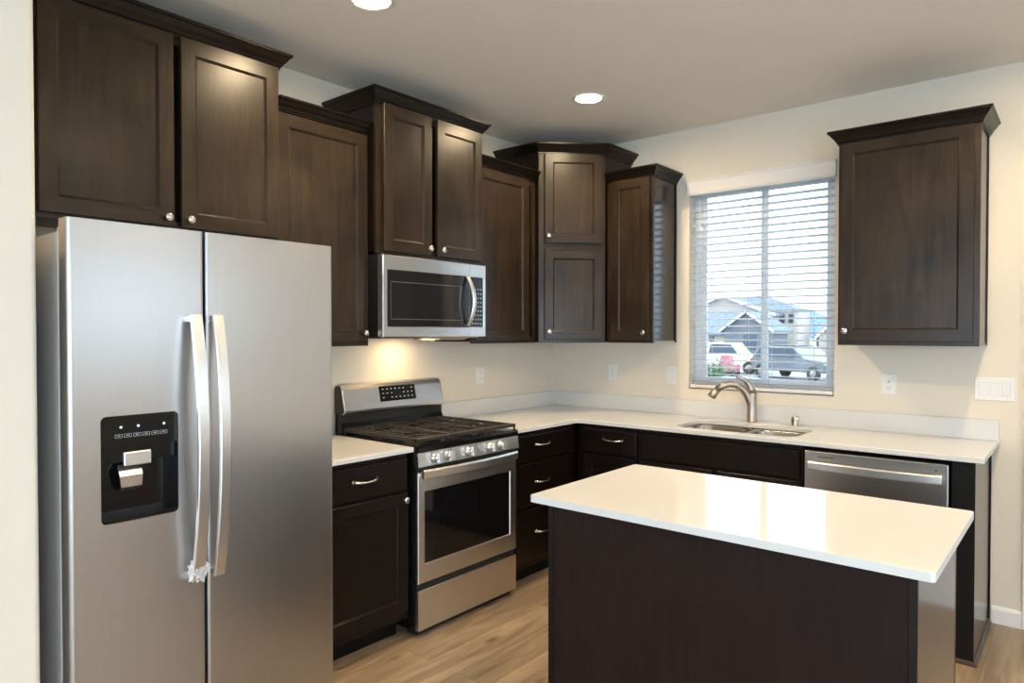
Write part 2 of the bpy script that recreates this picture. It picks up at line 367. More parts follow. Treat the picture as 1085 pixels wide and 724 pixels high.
def slab_front(fr, u0, u1, z0, z1, n0, m, parent, name='drawer', th=0.020):
    mb = MB()
    def lp(i, n): return [fr(u0 + i, n, z0 + i), fr(u1 - i, n, z0 + i), fr(u1 - i, n, z1 - i), fr(u0 + i, n, z1 - i)]
    mb.rings([lp(0, n0), lp(0, n0 + th - 0.006), lp(0.004, n0 + th - 0.001), lp(0.007, n0 + th)], 0)
    return mb.build(name, m, parent)
def knob(fr, u, z, n, parent):
    mb = MB().lathe(fr(u, n, z), fr.n, [(0.0001, 0), (0.009, 0), (0.008, 0.004), (0.0055, 0.009), (0.0065, 0.014), (0.0135, 0.018), (0.0160, 0.022), (0.0150, 0.0265), (0.010, 0.029), (0.0001, 0.030)], 20)
    return mb.build('knob', 'nickel', parent)
def pull(fr, u, z, n, parent, half=0.064, out_=0.026):
    """low arched bar pull"""
    pts = []; rad = []
    for k in range(17):
        s_ = -1 + 2 * k / 16; h = out_ * (1 - abs(s_) ** 3.2)
        pts.append(fr(u + half * s_, n + h, z - 0.004 * (1 - s_ * s_))); rad.append(0.0045 + 0.0035 * abs(s_) ** 2)
    mb = MB().tube(pts, rad, 10)
    for s_ in (-1, 1): mb.lathe(fr(u + half * s_, n, z), fr.n, [(0.0001, 0), (0.0095, 0), (0.0085, 0.004), (0.0001, 0.006)], 14)
    return mb.build('pull', 'nickel', parent)
def crown_prof(zb, zt, p):
    h = zt - zb
    return [(-0.004, zb), (0.006, zb), (0.006, zb + 0.10 * h), (0.011, zb + 0.13 * h), (0.011, zb + 0.22 * h), (0.015, zb + 0.26 * h),
            (p * 0.42, zb + 0.40 * h), (p * 0.62, zb + 0.55 * h), (p * 0.80, zb + 0.74 * h), (p * 0.86, zb + 0.80 * h), (p, zb + 0.84 * h), (p, zt), (-0.004, zt)]
def wall_cabinet(fr, u0, u1, depth, z0, z1, parent, side='wood_shaded'):  # sides default to the darkened copy of the wood
    """box with a face frame in front; returns the frame plane"""
    MB().box(u0 + 0.002, u1 - 0.002, 0.002, depth - 0.019, z0 + 0.012, z1 - 0.002, 0.0, fr).build('body', side, parent)
    mb = MB(); s_ = 0.038
    for a0, a1, b0, b1 in ((u0, u0 + s_, z0, z1), (u1 - s_, u1, z0, z1), (u0 + s_, u1 - s_, z0, z0 + s_), (u0 + s_, u1 - s_, z1 - s_, z1)):
        mb.box(a0, a1, depth - 0.019, depth, b0, b1, 0.0008, fr)
    mb.build('face_frame', 'wood', parent)
WD = ['wood', 'woodh']; WB = ['wood_shaded', 'wood_shadedh']

# ================================================================== THE ROOM
WX0, WX1, WZ0, WZ1 = 1.078, 1.957, 1.088, 2.415          # kitchen window opening
def pieces(mb, fr, u0, u1, n0, n1, z1, holes):
    """a wall from u0 to u1 with rectangular openings (a, b, za, zb)"""
    u = u0
    for a, b, za, zb in sorted(holes):
        mb.box(u, a, n0, n1, 0, z1, 0, fr)
        if za > 0: mb.box(a, b, n0, n1, 0, za, 0, fr)
        if zb < z1: mb.box(a, b, n0, n1, zb, z1, 0, fr)
        u = b
    mb.box(u, u1, n0, n1, 0, z1, 0, fr); return mb
struct('floor', MB().box(-0.16, 5.76, -7.76, 0.16, -0.12, 0), 'oak')
struct('ceiling', MB().box(-0.16, 5.76, -7.76, 0.16, H, H + 0.12), 'ceil')
struct('wall_left', MB().box(-0.16, 0, -7.6, 0.16, 0, H), 'wall')
struct('wall_back', pieces(MB(), WORLD, 0, 5.6, 0, 0.16, H, [(WX0, WX1, WZ0, WZ1), (2.89, 3.72, 0, 2.06)]), 'wall')
struct('wall_right', pieces(MB(), LEFT, -7.6, 0.16, 5.6, 5.76, H, [(-6.2, -4.0, 0.2, 2.1), (-2.2, -0.7, 1.35, 2.15)]), 'wall')
struct('wall_front', pieces(MB(), WORLD, 0, 5.6, -7.76, -7.6, H, [(1.4, 5.0, 0.45, 2.25)]), 'wall')
# the stub wall that closes the fridge alcove, with its rounded drywall corners
mb = MB(); pl = rrect(-0.04, 0.785, -3.705, -3.589, 0.016, 5)
mb.prism([(p[0], p[1], 0) for p in pl], (0, 0, H)); struct('wall_stub', mb, 'wall')
# baseboard right of the cabinets
bprof = [(0, 0), (0.014, 0), (0.014, 0.068), (0.011, 0.078), (0.007, 0.084), (0, 0.085)]
struct('baseboard_back', MB().sweep([(2.70, 0), (2.822, 0)], bprof), 'trim')
struct('baseboard_stub', MB().sweep([(0.05, -3.705), (0.785, -3.705), (0.785, -3.62)], bprof), 'trim')
# door casing at the edge of the picture and the door in it
mb = MB(); mb.box(2.822, 2.892, -0.018, 0, 0, 2.055, 0.004); mb.box(3.718, 3.788, -0.018, 0, 0, 2.055, 0.004); mb.box(2.822, 3.788, -0.018, 0, 2.055, 2.125, 0.004)
mb.box(2.88, 2.905, 0.0, 0.16, 0, 2.06); mb.box(3.705, 3.73, 0, 0.16, 0, 2.06); mb.box(2.905, 3.705, 0, 0.16, 2.045, 2.06)
struct('trim_1', mb, 'trim')
d = MB().box(2.908, 3.702, 0.06, 0.10, 0.006, 2.042, 0.002)
for z0, z1 in ((0.2, 0.95), (1.1, 1.9)):
    for a in (3.0, 3.35): d.box(a, a + 0.26, 0.052, 0.06, z0, z1, 0.004)
door = struct('door_1', d, 'trim')
MB().lathe((2.97, 0.06, 0.95), (0, -1, 0), [(0.0001, 0), (0.03, 0), (0.03, 0.008), (0.012, 0.012), (0.012, 0.03), (0.026, 0.04), (0.028, 0.055), (0.018, 0.066), (0.0001, 0.07)]).build('door_knob', 'nickel', door)
# kitchen window: vinyl slider set back in a drywall-wrapped opening
mb = MB(); f = 0.045; ya, yb = 0.095, 0.155
mb.box(WX0, WX0 + f, ya, yb, WZ0, WZ1, 0.003); mb.box(WX1 - f, WX1, ya, yb, WZ0, WZ1, 0.003); mb.box(WX0 + f, WX1 - f, ya, yb, WZ0, WZ0 + f, 0.003); mb.box(WX0 + f, WX1 - f, ya, yb, WZ1 - f, WZ1, 0.003)
win = struct('window_1', mb, 'vinyl')
XM = 0.5 * (WX0 + WX1)
def sash(x0, x1, y0, y1):
    z0, z1 = WZ0 + f, WZ1 - f; g = 0.03
    mb = MB(); mb.box(x0, x0 + g, y0, y1, z0, z1, 0.002); mb.box(x1 - g, x1, y0, y1, z0, z1, 0.002); mb.box(x0 + g, x1 - g, y0, y1, z0, z0 + g, 0.002); mb.box(x0 + g, x1 - g, y0, y1, z1 - g, z1, 0.002)
    s_ = mb.build('window_sash', 'vinyl', win)
    MB().box(x0 + g, x1 - g, (y0 + y1) / 2 - 0.002, (y0 + y1) / 2 + 0.002, z0 + g, z1 - g).build('pane', 'glass', s_)
sash(WX0 + f, XM + 0.03, 0.10, 0.122); sash(XM - 0.02, WX1 - f, 0.126, 0.148)

# ================================================================== WINDOW BLIND
bl = thing('window_blind', (XM, 0.03, WZ0 + 0.006), 'white horizontal slat blind covering the window above the sink', 'blind')
mb = MB()
vp = [(-0.024, 2.338), (-0.018, 2.334), (-0.012, 2.338), (-0.012, 2.435), (-0.026, 2.435), (-0.028, 2.428), (-0.023, 2.420), (-0.023, 2.352), (-0.027, 2.346)]
mb.prism([(1.070, y, z) for y, z in vp], (0.895, 0, 0))
mb.box(1.070, 1.078, -0.012, -0.001, 2.34, 2.433); mb.box(1.957, 1.965, -0.012, -0.001, 2.34, 2.433)
mb.build('valance', 'valance', bl)
MB().box(WX0 + 0.006, WX1 - 0.006, 0.004, 0.058, 2.36, 2.41, 0.002).build('headrail', 'blind', bl)
mb = MB(); ns = 28; sl_x0, sl_x1 = WX0 + 0.006, WX1 - 0.006
for k in range(ns):
    z = 1.146 + k * 0.0437; tl = R(7); hw = 0.025
    p = []
    for q, dz in ((-1, 0.0), (-0.5, 0.0012), (0, 0.0016), (0.5, 0.0012), (1, 0.0)):
        p.append((0.031 + q * hw * math.cos(tl), z - q * hw * math.sin(tl) + dz))
    lo = [(y, z_ - 0.0028) for y, z_ in reversed(p)]
    mb.prism([(sl_x0, y, z_) for y, z_ in p + lo], (sl_x1 - sl_x0, 0, 0))
for k in range(3): mb.box(sl_x0, sl_x1, 0.006, 0.056, 1.121 + k * 0.006, 1.1245 + k * 0.006)
mb.build('slats', 'blind', bl)
MB().box(sl_x0, sl_x1, 0.004, 0.058, 1.096, 1.117, 0.003).build('bottom_rail', 'valance', bl)
for x in (1.21, 1.45, 1.59, 1.83):
    mb = MB()
    for y in (0.004, 0.058): mb.tube([(x, y, 1.117), (x, y, 2.37)], 0.0009, 6)
    mb.tube([(x + 0.01, 0.031, 1.117), (x + 0.01, 0.031, 2.37)], 0.0008, 6)
    mb.build('ladder_cord', 'cord', bl)
mb = MB(); mb.tube([(1.15, 0.001, 2.34), (1.15, 0.001, 1.75)], 0.0028, 8); mb.build('tilt_wand', 'white', bl)

# ================================================================== CEILING DOWNLIGHTS
dl = thing('ceiling_light', (0.905, -0.93, H), 'round white recessed downlight shining above the corner of the kitchen', 'ceiling light', 'recessed ceiling downlights')
mb = MB().lathe((0.905, -0.93, H), (0, 0, -1), [(0.092, 0.0), (0.092, 0.003), (0.086, 0.006), (0.072, 0.004), (0.068, 0.001), (0.068, 0.0)], 40); mb.build('trim_ring', 'white', dl)
mb = MB().lathe((0.905, -0.93, H), (0, 0, -1), [(0.0001, 0.0), (0.068, 0.0), (0.068, 0.002), (0.0001, 0.0025)], 40, smooth=False); mb.build('lens', 'lamp', dl)
ld = bpy.data.lights.new('downlight_beam', 'SPOT'); ld.energy = SPOT; ld.color = LAMP_COL[:3]; ld.spot_size = R(150); ld.spot_blend = 0.7; ld.shadow_soft_size = 0.055
lo_ = bpy.data.objects.new('downlight_beam', ld); COL.objects.link(lo_); lo_.location = (0, 0, -0.006); lo_.parent = dl
for (x, y, lb) in ((0.88, -2.46, 'round recessed downlight at the top edge of the photo above the fridge'), (2.95, -0.93, 'recessed downlight in front of the single cabinet right of the window'), (2.95, -2.46, 'recessed downlight above the island, out towards the camera')):
    c = copy_tree(dl); c.location = (x, y, H); c['label'] = lb

# ================================================================== WALL CABINETS
# over the fridge
ZT, ZL = 2.44, 2.612            # tops of the low and of the tall units
ca = thing('wall_cabinet', (0.17, -3.01, 1.848), 'dark brown two-door wall cabinet hung above the fridge', 'cabinet', 'dark wall cabinets')
wall_cabinet(LEFT, -3.476, -2.547, 0.340, 1.848, ZL, ca)
d = shaker(LEFT, -3.462, -3.006, 1.866, 2.606, 0.341, WD, ca); knob(LEFT, -3.036, 1.897, 0.361, d)
d = shaker(LEFT, -2.978, -2.552, 1.866, 2.606, 0.341, WD, ca); knob(LEFT, -2.950, 1.897, 0.361, d)
MB().sweep([(0.34, -3.53), (0.34, -2.547), (0.0, -2.547)], crown_prof(2.598, 2.672, 0.050)).build('crown_moulding', 'crown', ca)
# between the fridge cabinet and the microwave cabinet
ca = thing('wall_cabinet', (0.16, -2.29, 1.388), 'dark brown single-door wall cabinet between the fridge and the microwave', 'cabinet', 'dark wall cabinets')
wall_cabinet(LEFT, -2.546, -2.030, 0.320, 1.388, ZT, ca)
d = shaker(LEFT, -2.545, -2.048, 1.408, 2.428, 0.321, WD, ca); knob(LEFT, -2.072, 1.452, 0.341, d)
MB().sweep([(0.32, -2.545), (0.32, -2.032)], crown_prof(2.428, 2.494, 0.047)).build('crown_moulding', 'crown', ca)
# over the microwave
ca = thing('wall_cabinet', (0.19, -1.645, 1.848), 'tall-mounted dark two-door cabinet directly above the microwave', 'cabinet', 'dark wall cabinets')
wall_cabinet(LEFT, -2.028, -1.262, 0.380, 1.848, 2.598, ca)
d = shaker(LEFT, -1.990, -1.662, 1.862, 2.592, 0.381, WD, ca); knob(LEFT, -1.690, 1.897, 0.401, d)
d = shaker(LEFT, -1.622, -1.264, 1.862, 2.592, 0.381, WD, ca); knob(LEFT, -1.594, 1.897, 0.401, d)
MB().sweep([(0, -2.028), (0.38, -2.028), (0.38, -1.262), (0, -1.262)], crown_prof(2.585, 2.655, 0.048)).build('crown_moulding', 'crown', ca)
# between the microwave and the corner
ca = thing('wall_cabinet', (0.16, -0.956, 1.388), 'dark brown wall cabinet between the microwave and the corner cabinet', 'cabinet', 'dark wall cabinets')
wall_cabinet(LEFT, -1.260, -0.655, 0.318, 1.388, ZT, ca)
d = shaker(LEFT, -1.245, -0.744, 1.408, 2.428, 0.319, WD, ca); knob(LEFT, -1.217, 1.452, 0.339, d)
MB().sweep([(0.32, -1.258), (0.32, -0.657)], crown_prof(2.428, 2.494, 0.047)).build('crown_moulding', 'crown', ca)
# the diagonal corner unit
E1, E2 = 0.652, 0.345
ca = thing('corner_cabinet', (0.30, -0.30, 1.388), 'tall angled corner wall cabinet with two stacked doors', 'cabinet', 'dark wall cabinets')
foot = [(0.003, -0.003), (0.003, -E1), (E2 - 0.004, -E1), (E1, -E2 + 0.004), (E1, -0.003)]
MB().prism([(x, y, 1.390) for x, y in foot], (0, 0, 1.216)).build('body', 'wood_shaded', ca)
s2 = 2 ** -0.5; DG = Frame((E2, -E1, 0), (s2, s2, 0), (s2, -s2, 0)); DW_ = (E1 - E2) * 2 ** 0.5
mb = MB()
for a0, a1, b0, b1 in ((0, 0.045, 1.388, 2.606), (DW_ - 0.03, DW_, 1.388, 2.606), (0.045, DW_ - 0.03, 1.388, 1.42), (0.045, DW_ - 0.03, 1.985, 2.04), (0.045, DW_ - 0.03, 2.57, 2.606)): mb.box(a0, a1, -0.004, 0.003, b0, b1, 0.0006, DG)
mb.build('face_frame', 'wood', ca)
d = shaker(DG, 0.036, 0.414, 2.034, 2.608, 0.004, WD, ca, rail=0.054); knob(DG, 0.060, 2.078, 0.024, d)
d = shaker(DG, 0.036, 0.414, 1.412, 1.988, 0.004, WD, ca, rail=0.054); knob(DG, 0.063, 1.460, 0.024, d)
MB().sweep([(0.001, -E1), (E2, -E1), (E1, -E2), (E1, -0.001)], crown_prof(2.604, 2.674, 0.056)).build('crown_moulding', 'crown', ca)
# right of the corner, beside the window
ca = thing('wall_cabinet', (0.826, -0.16, 1.388), 'narrow dark wall cabinet between the corner cabinet and the window', 'cabinet', 'dark wall cabinets')
wall_cabinet(BACK, 0.657, 0.988, 0.320, 1.388, ZT, ca, 'sidepanel')
d = shaker(BACK, 0.692, 0.970, 1.406, 2.430, 0.321, WD, ca); knob(BACK, 0.938, 1.455, 0.341, d)
MB().box(0.9885, 0.991, 0.001, 0.021, 1.388, 2.43, 0, BACK).build('scribe_strip', 'crown', ca)
MB().sweep([(0.659, -0.32), (0.988, -0.32), (0.988, -0.001)], crown_prof(2.428, 2.494, 0.047)).build('crown_moulding', 'crown', ca)
# alone on the right of the window
ca = thing('wall_cabinet', (2.362, -0.16, 1.388), 'dark single-door wall cabinet hanging alone right of the window', 'cabinet', 'dark wall cabinets')
wall_cabinet(BACK, 2.057, 2.668, 0.320, 1.388, ZT, ca, 'sidepanel')
d = shaker(BACK, 2.070, 2.644, 1.410, 2.430, 0.321, WD, ca); knob(BACK, 2.098, 1.462, 0.341, d)
MB().box(2.6685, 2.671, 0.001, 0.022, 1.388, 2.43, 0, BACK).build('scribe_strip', 'crown', ca)
MB().sweep([(2.057, -0.001), (2.057, -0.32), (2.668, -0.32), (2.668, -0.001)], crown_prof(2.430, 2.498, 0.048)).build('crown_moulding', 'crown', ca)

# ================================================================== BASE CABINETS
def base_body(fr, u0, u1, parent, depth=0.610, top=0.890):
    MB().box(u0, u1, 0.003, depth - 0.02, 0.10, top, 0, fr).build('body', 'wood_shaded', parent)
    mb = MB(); s_ = 0.038
    for a0, a1, b0, b1 in ((u0, u0 + s_, 0.10, top), (u1 - s_, u1, 0.10, top), (u0 + s_, u1 - s_, 0.10, 0.14), (u0 + s_, u1 - s_, top - s_, top), (u0 + s_, u1 - s_, 0.69, 0.725)): mb.box(a0, a1, depth - 0.019, depth, b0, b1, 0.0008, fr)
    mb.build('face_frame', 'wood_shaded', parent)
    MB().box(u0, u1, 0.02, depth - 0.08, 0.0, 0.10, 0, fr).build('toe_kick', 'toe', parent)
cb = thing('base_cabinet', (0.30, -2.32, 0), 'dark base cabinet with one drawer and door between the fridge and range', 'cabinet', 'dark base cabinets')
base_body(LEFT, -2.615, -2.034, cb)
d = slab_front(LEFT, -2.600, -2.048, 0.716, 0.868, 0.611, 'wood_shadedh', cb); pull(LEFT, -2.300, 0.800, 0.631, d)
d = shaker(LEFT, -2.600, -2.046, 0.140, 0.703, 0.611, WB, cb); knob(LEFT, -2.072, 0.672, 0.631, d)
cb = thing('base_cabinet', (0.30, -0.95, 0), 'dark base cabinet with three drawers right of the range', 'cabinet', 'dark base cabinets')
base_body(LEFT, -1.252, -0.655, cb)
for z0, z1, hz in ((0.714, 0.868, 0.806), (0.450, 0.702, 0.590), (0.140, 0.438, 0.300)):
    d = slab_front(LEFT, -1.236, -0.690, z0, z1, 0.611, 'wood_shadedh', cb); pull(LEFT, -0.993, hz, 0.631, d)
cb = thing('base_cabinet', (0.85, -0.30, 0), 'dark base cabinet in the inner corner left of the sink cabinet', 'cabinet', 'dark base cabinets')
MB().box(0.003, 0.590, -0.650, -0.003, 0.10, 0.890).build('corner_box', 'wood_shaded', cb)
MB().box(0.5905, 0.625, -0.653, -0.651, 0.10, 0.890).build('corner_filler', 'wood_shaded', cb)
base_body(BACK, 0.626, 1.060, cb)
d = slab_front(BACK, 0.676, 1.045, 0.716, 0.866, 0.611, 'wood_shadedh', cb); pull(BACK, 0.886, 0.806, 0.631, d)
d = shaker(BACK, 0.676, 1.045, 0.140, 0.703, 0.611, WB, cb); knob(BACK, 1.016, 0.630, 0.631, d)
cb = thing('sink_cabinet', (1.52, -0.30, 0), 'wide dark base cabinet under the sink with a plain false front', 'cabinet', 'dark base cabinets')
mb = MB(); mb.box(1.062, 1.080, 0.003, 0.59, 0.10, 0.890, 0, BACK); mb.box(1.958, 1.976, 0.003, 0.59, 0.10, 0.890, 0, BACK); mb.box(1.08, 1.958, 0.003, 0.59, 0.10, 0.118, 0, BACK); mb.box(1.08, 1.958, 0.003, 0.012, 0.118, 0.890, 0, BACK); mb.build('body', 'wood_shaded', cb)
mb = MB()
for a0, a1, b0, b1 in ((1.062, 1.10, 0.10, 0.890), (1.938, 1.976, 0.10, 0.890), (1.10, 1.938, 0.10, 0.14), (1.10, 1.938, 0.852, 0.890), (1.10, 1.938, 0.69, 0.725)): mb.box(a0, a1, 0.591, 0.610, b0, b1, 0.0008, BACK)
mb.build('face_frame', 'wood_shaded', cb); MB().box(1.062, 1.976, 0.02, 0.53, 0, 0.10, 0, BACK).build('toe_kick', 'toe', cb)
slab_front(BACK, 1.082, 1.962, 0.716, 0.866, 0.611, 'wood_shadedh', cb, 'false_front')
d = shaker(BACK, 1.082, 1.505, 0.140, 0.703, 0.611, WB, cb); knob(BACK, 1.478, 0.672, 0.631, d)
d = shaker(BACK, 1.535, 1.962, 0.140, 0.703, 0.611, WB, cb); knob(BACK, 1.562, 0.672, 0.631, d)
# end panel right of the dishwasher
ep = thing('end_panel', (2.645, -0.31, 0), 'dark cabinet end panel closing the counter right of the dishwasher', 'panel')
MB().box(2.602, 2.688, 0.003, 0.610, 0.0, 0.890, 0.001, BACK).build('side', 'sidepanel', ep)
MB().box(2.602, 2.6885, 0.6105, 0.618, 0.0, 0.890, 0.001, BACK).build('front_strip', 'toe', ep)
MB().box(2.6885, 2.6945, 0.002, 0.024, 0.02, 0.890, 0.001, BACK).build('scribe_strip', 'crown', ep)
sp_ = [(0, 0), (0.013, 0), (0.0125, 0.006), (0.010, 0.012), (0.005, 0.017), (0, 0.019)]
MB().sweep([(2.602, -0.6185), (2.6885, -0.6185), (2.6885, -0.026)], [(q, z) for q, z in sp_]).build('shoe_moulding', 'shoe', ep)

# ================================================================== COUNTERTOPS
ct = thing('countertop', (0.32, -2.33, 0.891), 'small white quartz countertop between the fridge and range', 'countertop')
MB().box(0.003, 0.648, -2.612, -2.024, 0.891, 0.914, 0.003).build('slab', 'quartz', ct)
MB().box(0.002, 0.021, -2.612, -2.036, 0.9142, 1.016, 0.002).build('backsplash', 'quartz', ct)
SK = rrect(1.235, 1.912, -0.556, -0.165, 0.085, 8)
ct = thing('countertop', (1.30, -0.35, 0.891), 'L-shaped white quartz countertop holding the sink', 'countertop')
ci = [(0.648 + 0.02 * (1 - math.cos(R(a))), -0.648 - 0.02 * (1 - math.sin(R(a)))) for a in (0, 30, 60, 90)]
sl = slab([(0.003, -0.003), (0.003, -1.257), (0.648, -1.257)] + ci + [(2.723, -0.648), (2.723, -0.003)], [SK], 0.891, 0.914)
sl.build('slab', 'quartz', ct, bevel=0.0025)
mb = MB(); mb.box(0.002, 0.020, -1.257, -0.021, 0.9142, 1.016, 0.0015); mb.box(0.002, 2.723, -0.020, -0.002, 0.9142, 1.016, 0.0015); mb.build('backsplash', 'quartz', ct)

# ================================================================== SINK, FAUCET, AIR GAP
sk = thing('sink', (1.572, -0.36, 0.70), 'undermount stainless double-bowl sink below the window', 'sink')
def bowl(x0, x1, y0, y1, deep):
    mb = MB(); lv = [(0.0, 0.8905, 0.085), (0.004, 0.889, 0.082), (0.008, 0.879, 0.08), (0.014, 0.886 - deep + 0.03, 0.075), (0.022, 0.886 - deep + 0.010, 0.07), (0.045, 0.886 - deep, 0.05)]
    loops = [[Vector((x, y, z)) for x, y in rrect(x0 + i, x1 - i, y0 + i, y1 - i, r, 8)] for i, z, r in lv]
    mb.rings(loops, cap0=False, smooth=True)
    outer_ = [[Vector((x, y, z)) for x, y in rrect(x0 - 0.002 + i, x1 + 0.002 - i, y0 - 0.002 + i, y1 + 0.002 - i, r, 8)] for i, z, r in lv]
    mb.rings([[p + Vector((0, 0, -0.0015)) for p in lp] for lp in outer_], cap0=False, smooth=True)
    b_ = mb.build('bowl', 'sink', sk)
    MB().lathe(((x0 + x1) / 2, (y0 + y1) / 2 + 0.03, 0.886 - deep), (0, 0, 1), [(0.0001, 0.001), (0.018, 0.001), (0.022, 0.004), (0.040, 0.004), (0.043, 0.0)], 24).build('drain', 'nickel', b_)
bowl(1.226, 1.575, -0.565, -0.156, 0.20); bowl(1.597, 1.921, -0.565, -0.156, 0.17)
MB().box(1.570, 1.602, -0.56, -0.16, 0.872, 0.8875, 0.005, seg=3).build('divider', 'sink', sk)
fa = thing('faucet', (1.522, -0.085, 0.914), 'brushed nickel single-lever kitchen faucet behind the sink', 'faucet')
bx, by = 1.522, -0.085
MB().lathe((bx, by, 0.914), (0, 0, 1), [(0.0001, 0), (0.030, 0), (0.031, 0.006), (0.0285, 0.010), (0.0275, 0.09), (0.0265, 0.155), (0.0272, 0.165), (0.0255, 0.178), (0.014, 0.19), (0.0001, 0.192)], 28).build('body', 'faucet', fa)
# the spout leaves the body halfway up, arches forwards to the left and ends in a pull-out head
sd = Vector((-0.80, -0.60, 0)).normalized()
def sp3(r, z): return Vector((bx, by, 0)) + sd * r + Vector((0, 0, z))
path = [sp3(0.0, 0.985), sp3(0.012, 1.035), sp3(0.030, 1.080), sp3(0.058, 1.116), sp3(0.095, 1.138), sp3(0.135, 1.144), sp3(0.172, 1.132), sp3(0.205, 1.110), sp3(0.226, 1.086), sp3(0.240, 1.064)]
MB().tube(path[:8], [0.0215, 0.0225, 0.0225, 0.0220, 0.0212, 0.0205, 0.0205, 0.0212], 18).build('spout', 'faucet', fa)
MB().tube([path[7], path[8], path[9], path[9] + (path[9] - path[8]) * 0.12], [0.0215, 0.0232, 0.0262, 0.021], 18).build('spray_head', 'faucet', fa)
MB().tube([Vector((bx, by, 1.095)), Vector((bx - 0.004, by - 0.004, 1.115)), Vector((bx - 0.012, by - 0.012, 1.140)), Vector((bx - 0.030, by - 0.026, 1.165)), Vector((bx - 0.055, by - 0.045, 1.180)), Vector((bx - 0.075, by - 0.058, 1.184))],
          [0.025, 0.0235, 0.0185, 0.0135, 0.0100, 0.007], 14).build('lever', 'faucet', fa)
ag = thing('air_gap', (1.775, -0.085, 0.914), 'small slotted nickel air-gap cap on the counter right of the faucet', 'air gap')
MB().lathe((1.775, -0.085, 0.914), (0, 0, 1), [(0.0001, 0), (0.025, 0), (0.025, 0.004), (0.0215, 0.007), (0.021, 0.050), (0.019, 0.056), (0.0001, 0.058)], 24).build('cap', 'nickel', ag)
mb = MB()
for z in (0.935, 0.945, 0.955): mb.box(1.775 - 0.018, 1.775 - 0.006, -0.085 - 0.0222, -0.085 - 0.017, z - 0.0025, z + 0.0025)
mb.build('slots', 'slot', ag)

# ================================================================== REFRIGERATOR
FY0, FY1, FYM, FX, FZ = -3.535, -2.629, -3.133, 0.850, 1.784
fg = thing('refrigerator', (0.42, -3.08, 0), 'tall stainless side-by-side refrigerator with a black water dispenser', 'refrigerator')
MB().box(0.03, 0.765, FY0 + 0.004, FY1 - 0.004, 0.055, 1.752, 0.004).build('body', 'grey', fg)
MB().box(0.765, 0.782, FY0 + 0.010, FY1 - 0.010, 0.10, 1.755, 0.002).build('gasket', 'gasket', fg)
mb = MB(); mb.box(0.70, 0.80, FY0 + 0.02, FY1 - 0.02, 0.012, 0.085, 0.004)
for k in range(30): mb.box(0.798, 0.803, FY0 + 0.05 + k * 0.0275, FY0 + 0.065 + k * 0.0275, 0.03, 0.07)
mb.build('toe_grille', 'blackmat', fg)
for y in (FY0 + 0.05, FY1 - 0.05): MB().lathe((0.72, y, 0), (0, 0, 1), [(0.0001, 0), (0.02, 0), (0.02, 0.03), (0.0001, 0.031)], 14).build('foot', 'blackmat', fg)
def fridge_door(y0, y1, hole=None):
    """a slab with softly rounded vertical front edges"""
    mb = MB(); z0, z1 = 0.095, FZ; r = 0.010; xb = 0.785
    out_ = [(xb, y0), (xb, y1)] + [(FX - r + r * math.sin(R(a)), y1 - r + r * math.cos(R(a))) for a in (0, 22.5, 45, 67.5, 90)] + [(FX - r + r * math.cos(R(a)), y0 + r - r * math.sin(R(a))) for a in (0, 22.5, 45, 67.5, 90)]
    if not hole: mb.prism([(x, y, z0) for x, y in out_], (0, 0, z1 - z0)); return mb
    # front face with a rounded cut-out, walls built around it
    a0, a1, b0, b1 = hole
    bm = mb.bm; lp = rrect(a0, a1, b0, b1, 0.016, 6)
    fo = [(y0 + r, z0), (y1 - r, z0), (y1 - r, z1), (y0 + r, z1)]; es = []
    vo_ = [bm.verts.new((FX, y, z)) for y, z in fo]; vi = [bm.verts.new((FX, y, z)) for y, z in lp]
    for vs in (vo_, vi): es += [bm.edges.new((vs[i], vs[(i + 1) % len(vs)])) for i in range(len(vs))]
    bmesh.ops.triangle_fill(bm, edges=es, use_beauty=True)
    mb.rings([[Vector((FX, y, z)) for y, z in lp], [Vector((FX - 0.06, y, z)) for y, z in lp]], cap0=False, cap1=False)
    ol = [[Vector((x, y, z)) for x, y in out_] for z in (z0, z1)]
    n = len(out_)
    for i in range(n):
        j = (i + 1) % n
        if abs(out_[i][0] - FX) < 1e-6 and abs(out_[j][0] - FX) < 1e-6: continue
        mb.add([ol[0][i], ol[0][j], ol[1][j], ol[1][i]], [(0, 1, 2, 3)])
    for k in (0, 1): mb.add(ol[k], [tuple(range(n))])
    return mb
HO = (-3.451, -3.223, 0.884, 1.205)
dL = fridge_door(FY0, FYM - 0.004, HO).build('freezer_door', 'steelv', fg); dL.data.polygons.foreach_set('use_smooth', [False] * len(dL.data.polygons))
dR = fridge_door(FYM + 0.004, FY1).build('fridge_door', 'steelv', fg)
def fridge_handle(y, parent):
    """flat bowed bar standing off the door on two posts"""
    mb = MB(); loops = []; z0, z1 = 0.655, 1.512
    for k in range(25):
        s_ = k / 24; z = z0 + (z1 - z0) * s_; b_ = 0.030 + 0.048 * (1 - (2 * s_ - 1) ** 2)
        hw, hd = 0.0185, 0.0075
        loops.append([Vector((FX + b_ + dx * hd, y + dy * hw, z)) for dx, dy in ((-1, -0.9), (-0.6, -1), (0.75, -1), (1, -0.82), (1, 0.82), (0.75, 1), (-0.6, 1), (-1, 0.9))])
    mb.rings(loops)
    for z in (z0 + 0.012, z1 - 0.012): mb.box(FX - 0.001, FX + 0.031, y - 0.015, y + 0.015, z - 0.012, z + 0.010, 0.003)
    return mb.build('handle', 'handle', parent)
fridge_handle(-3.178, dL); fridge_handle(-3.106, dR)
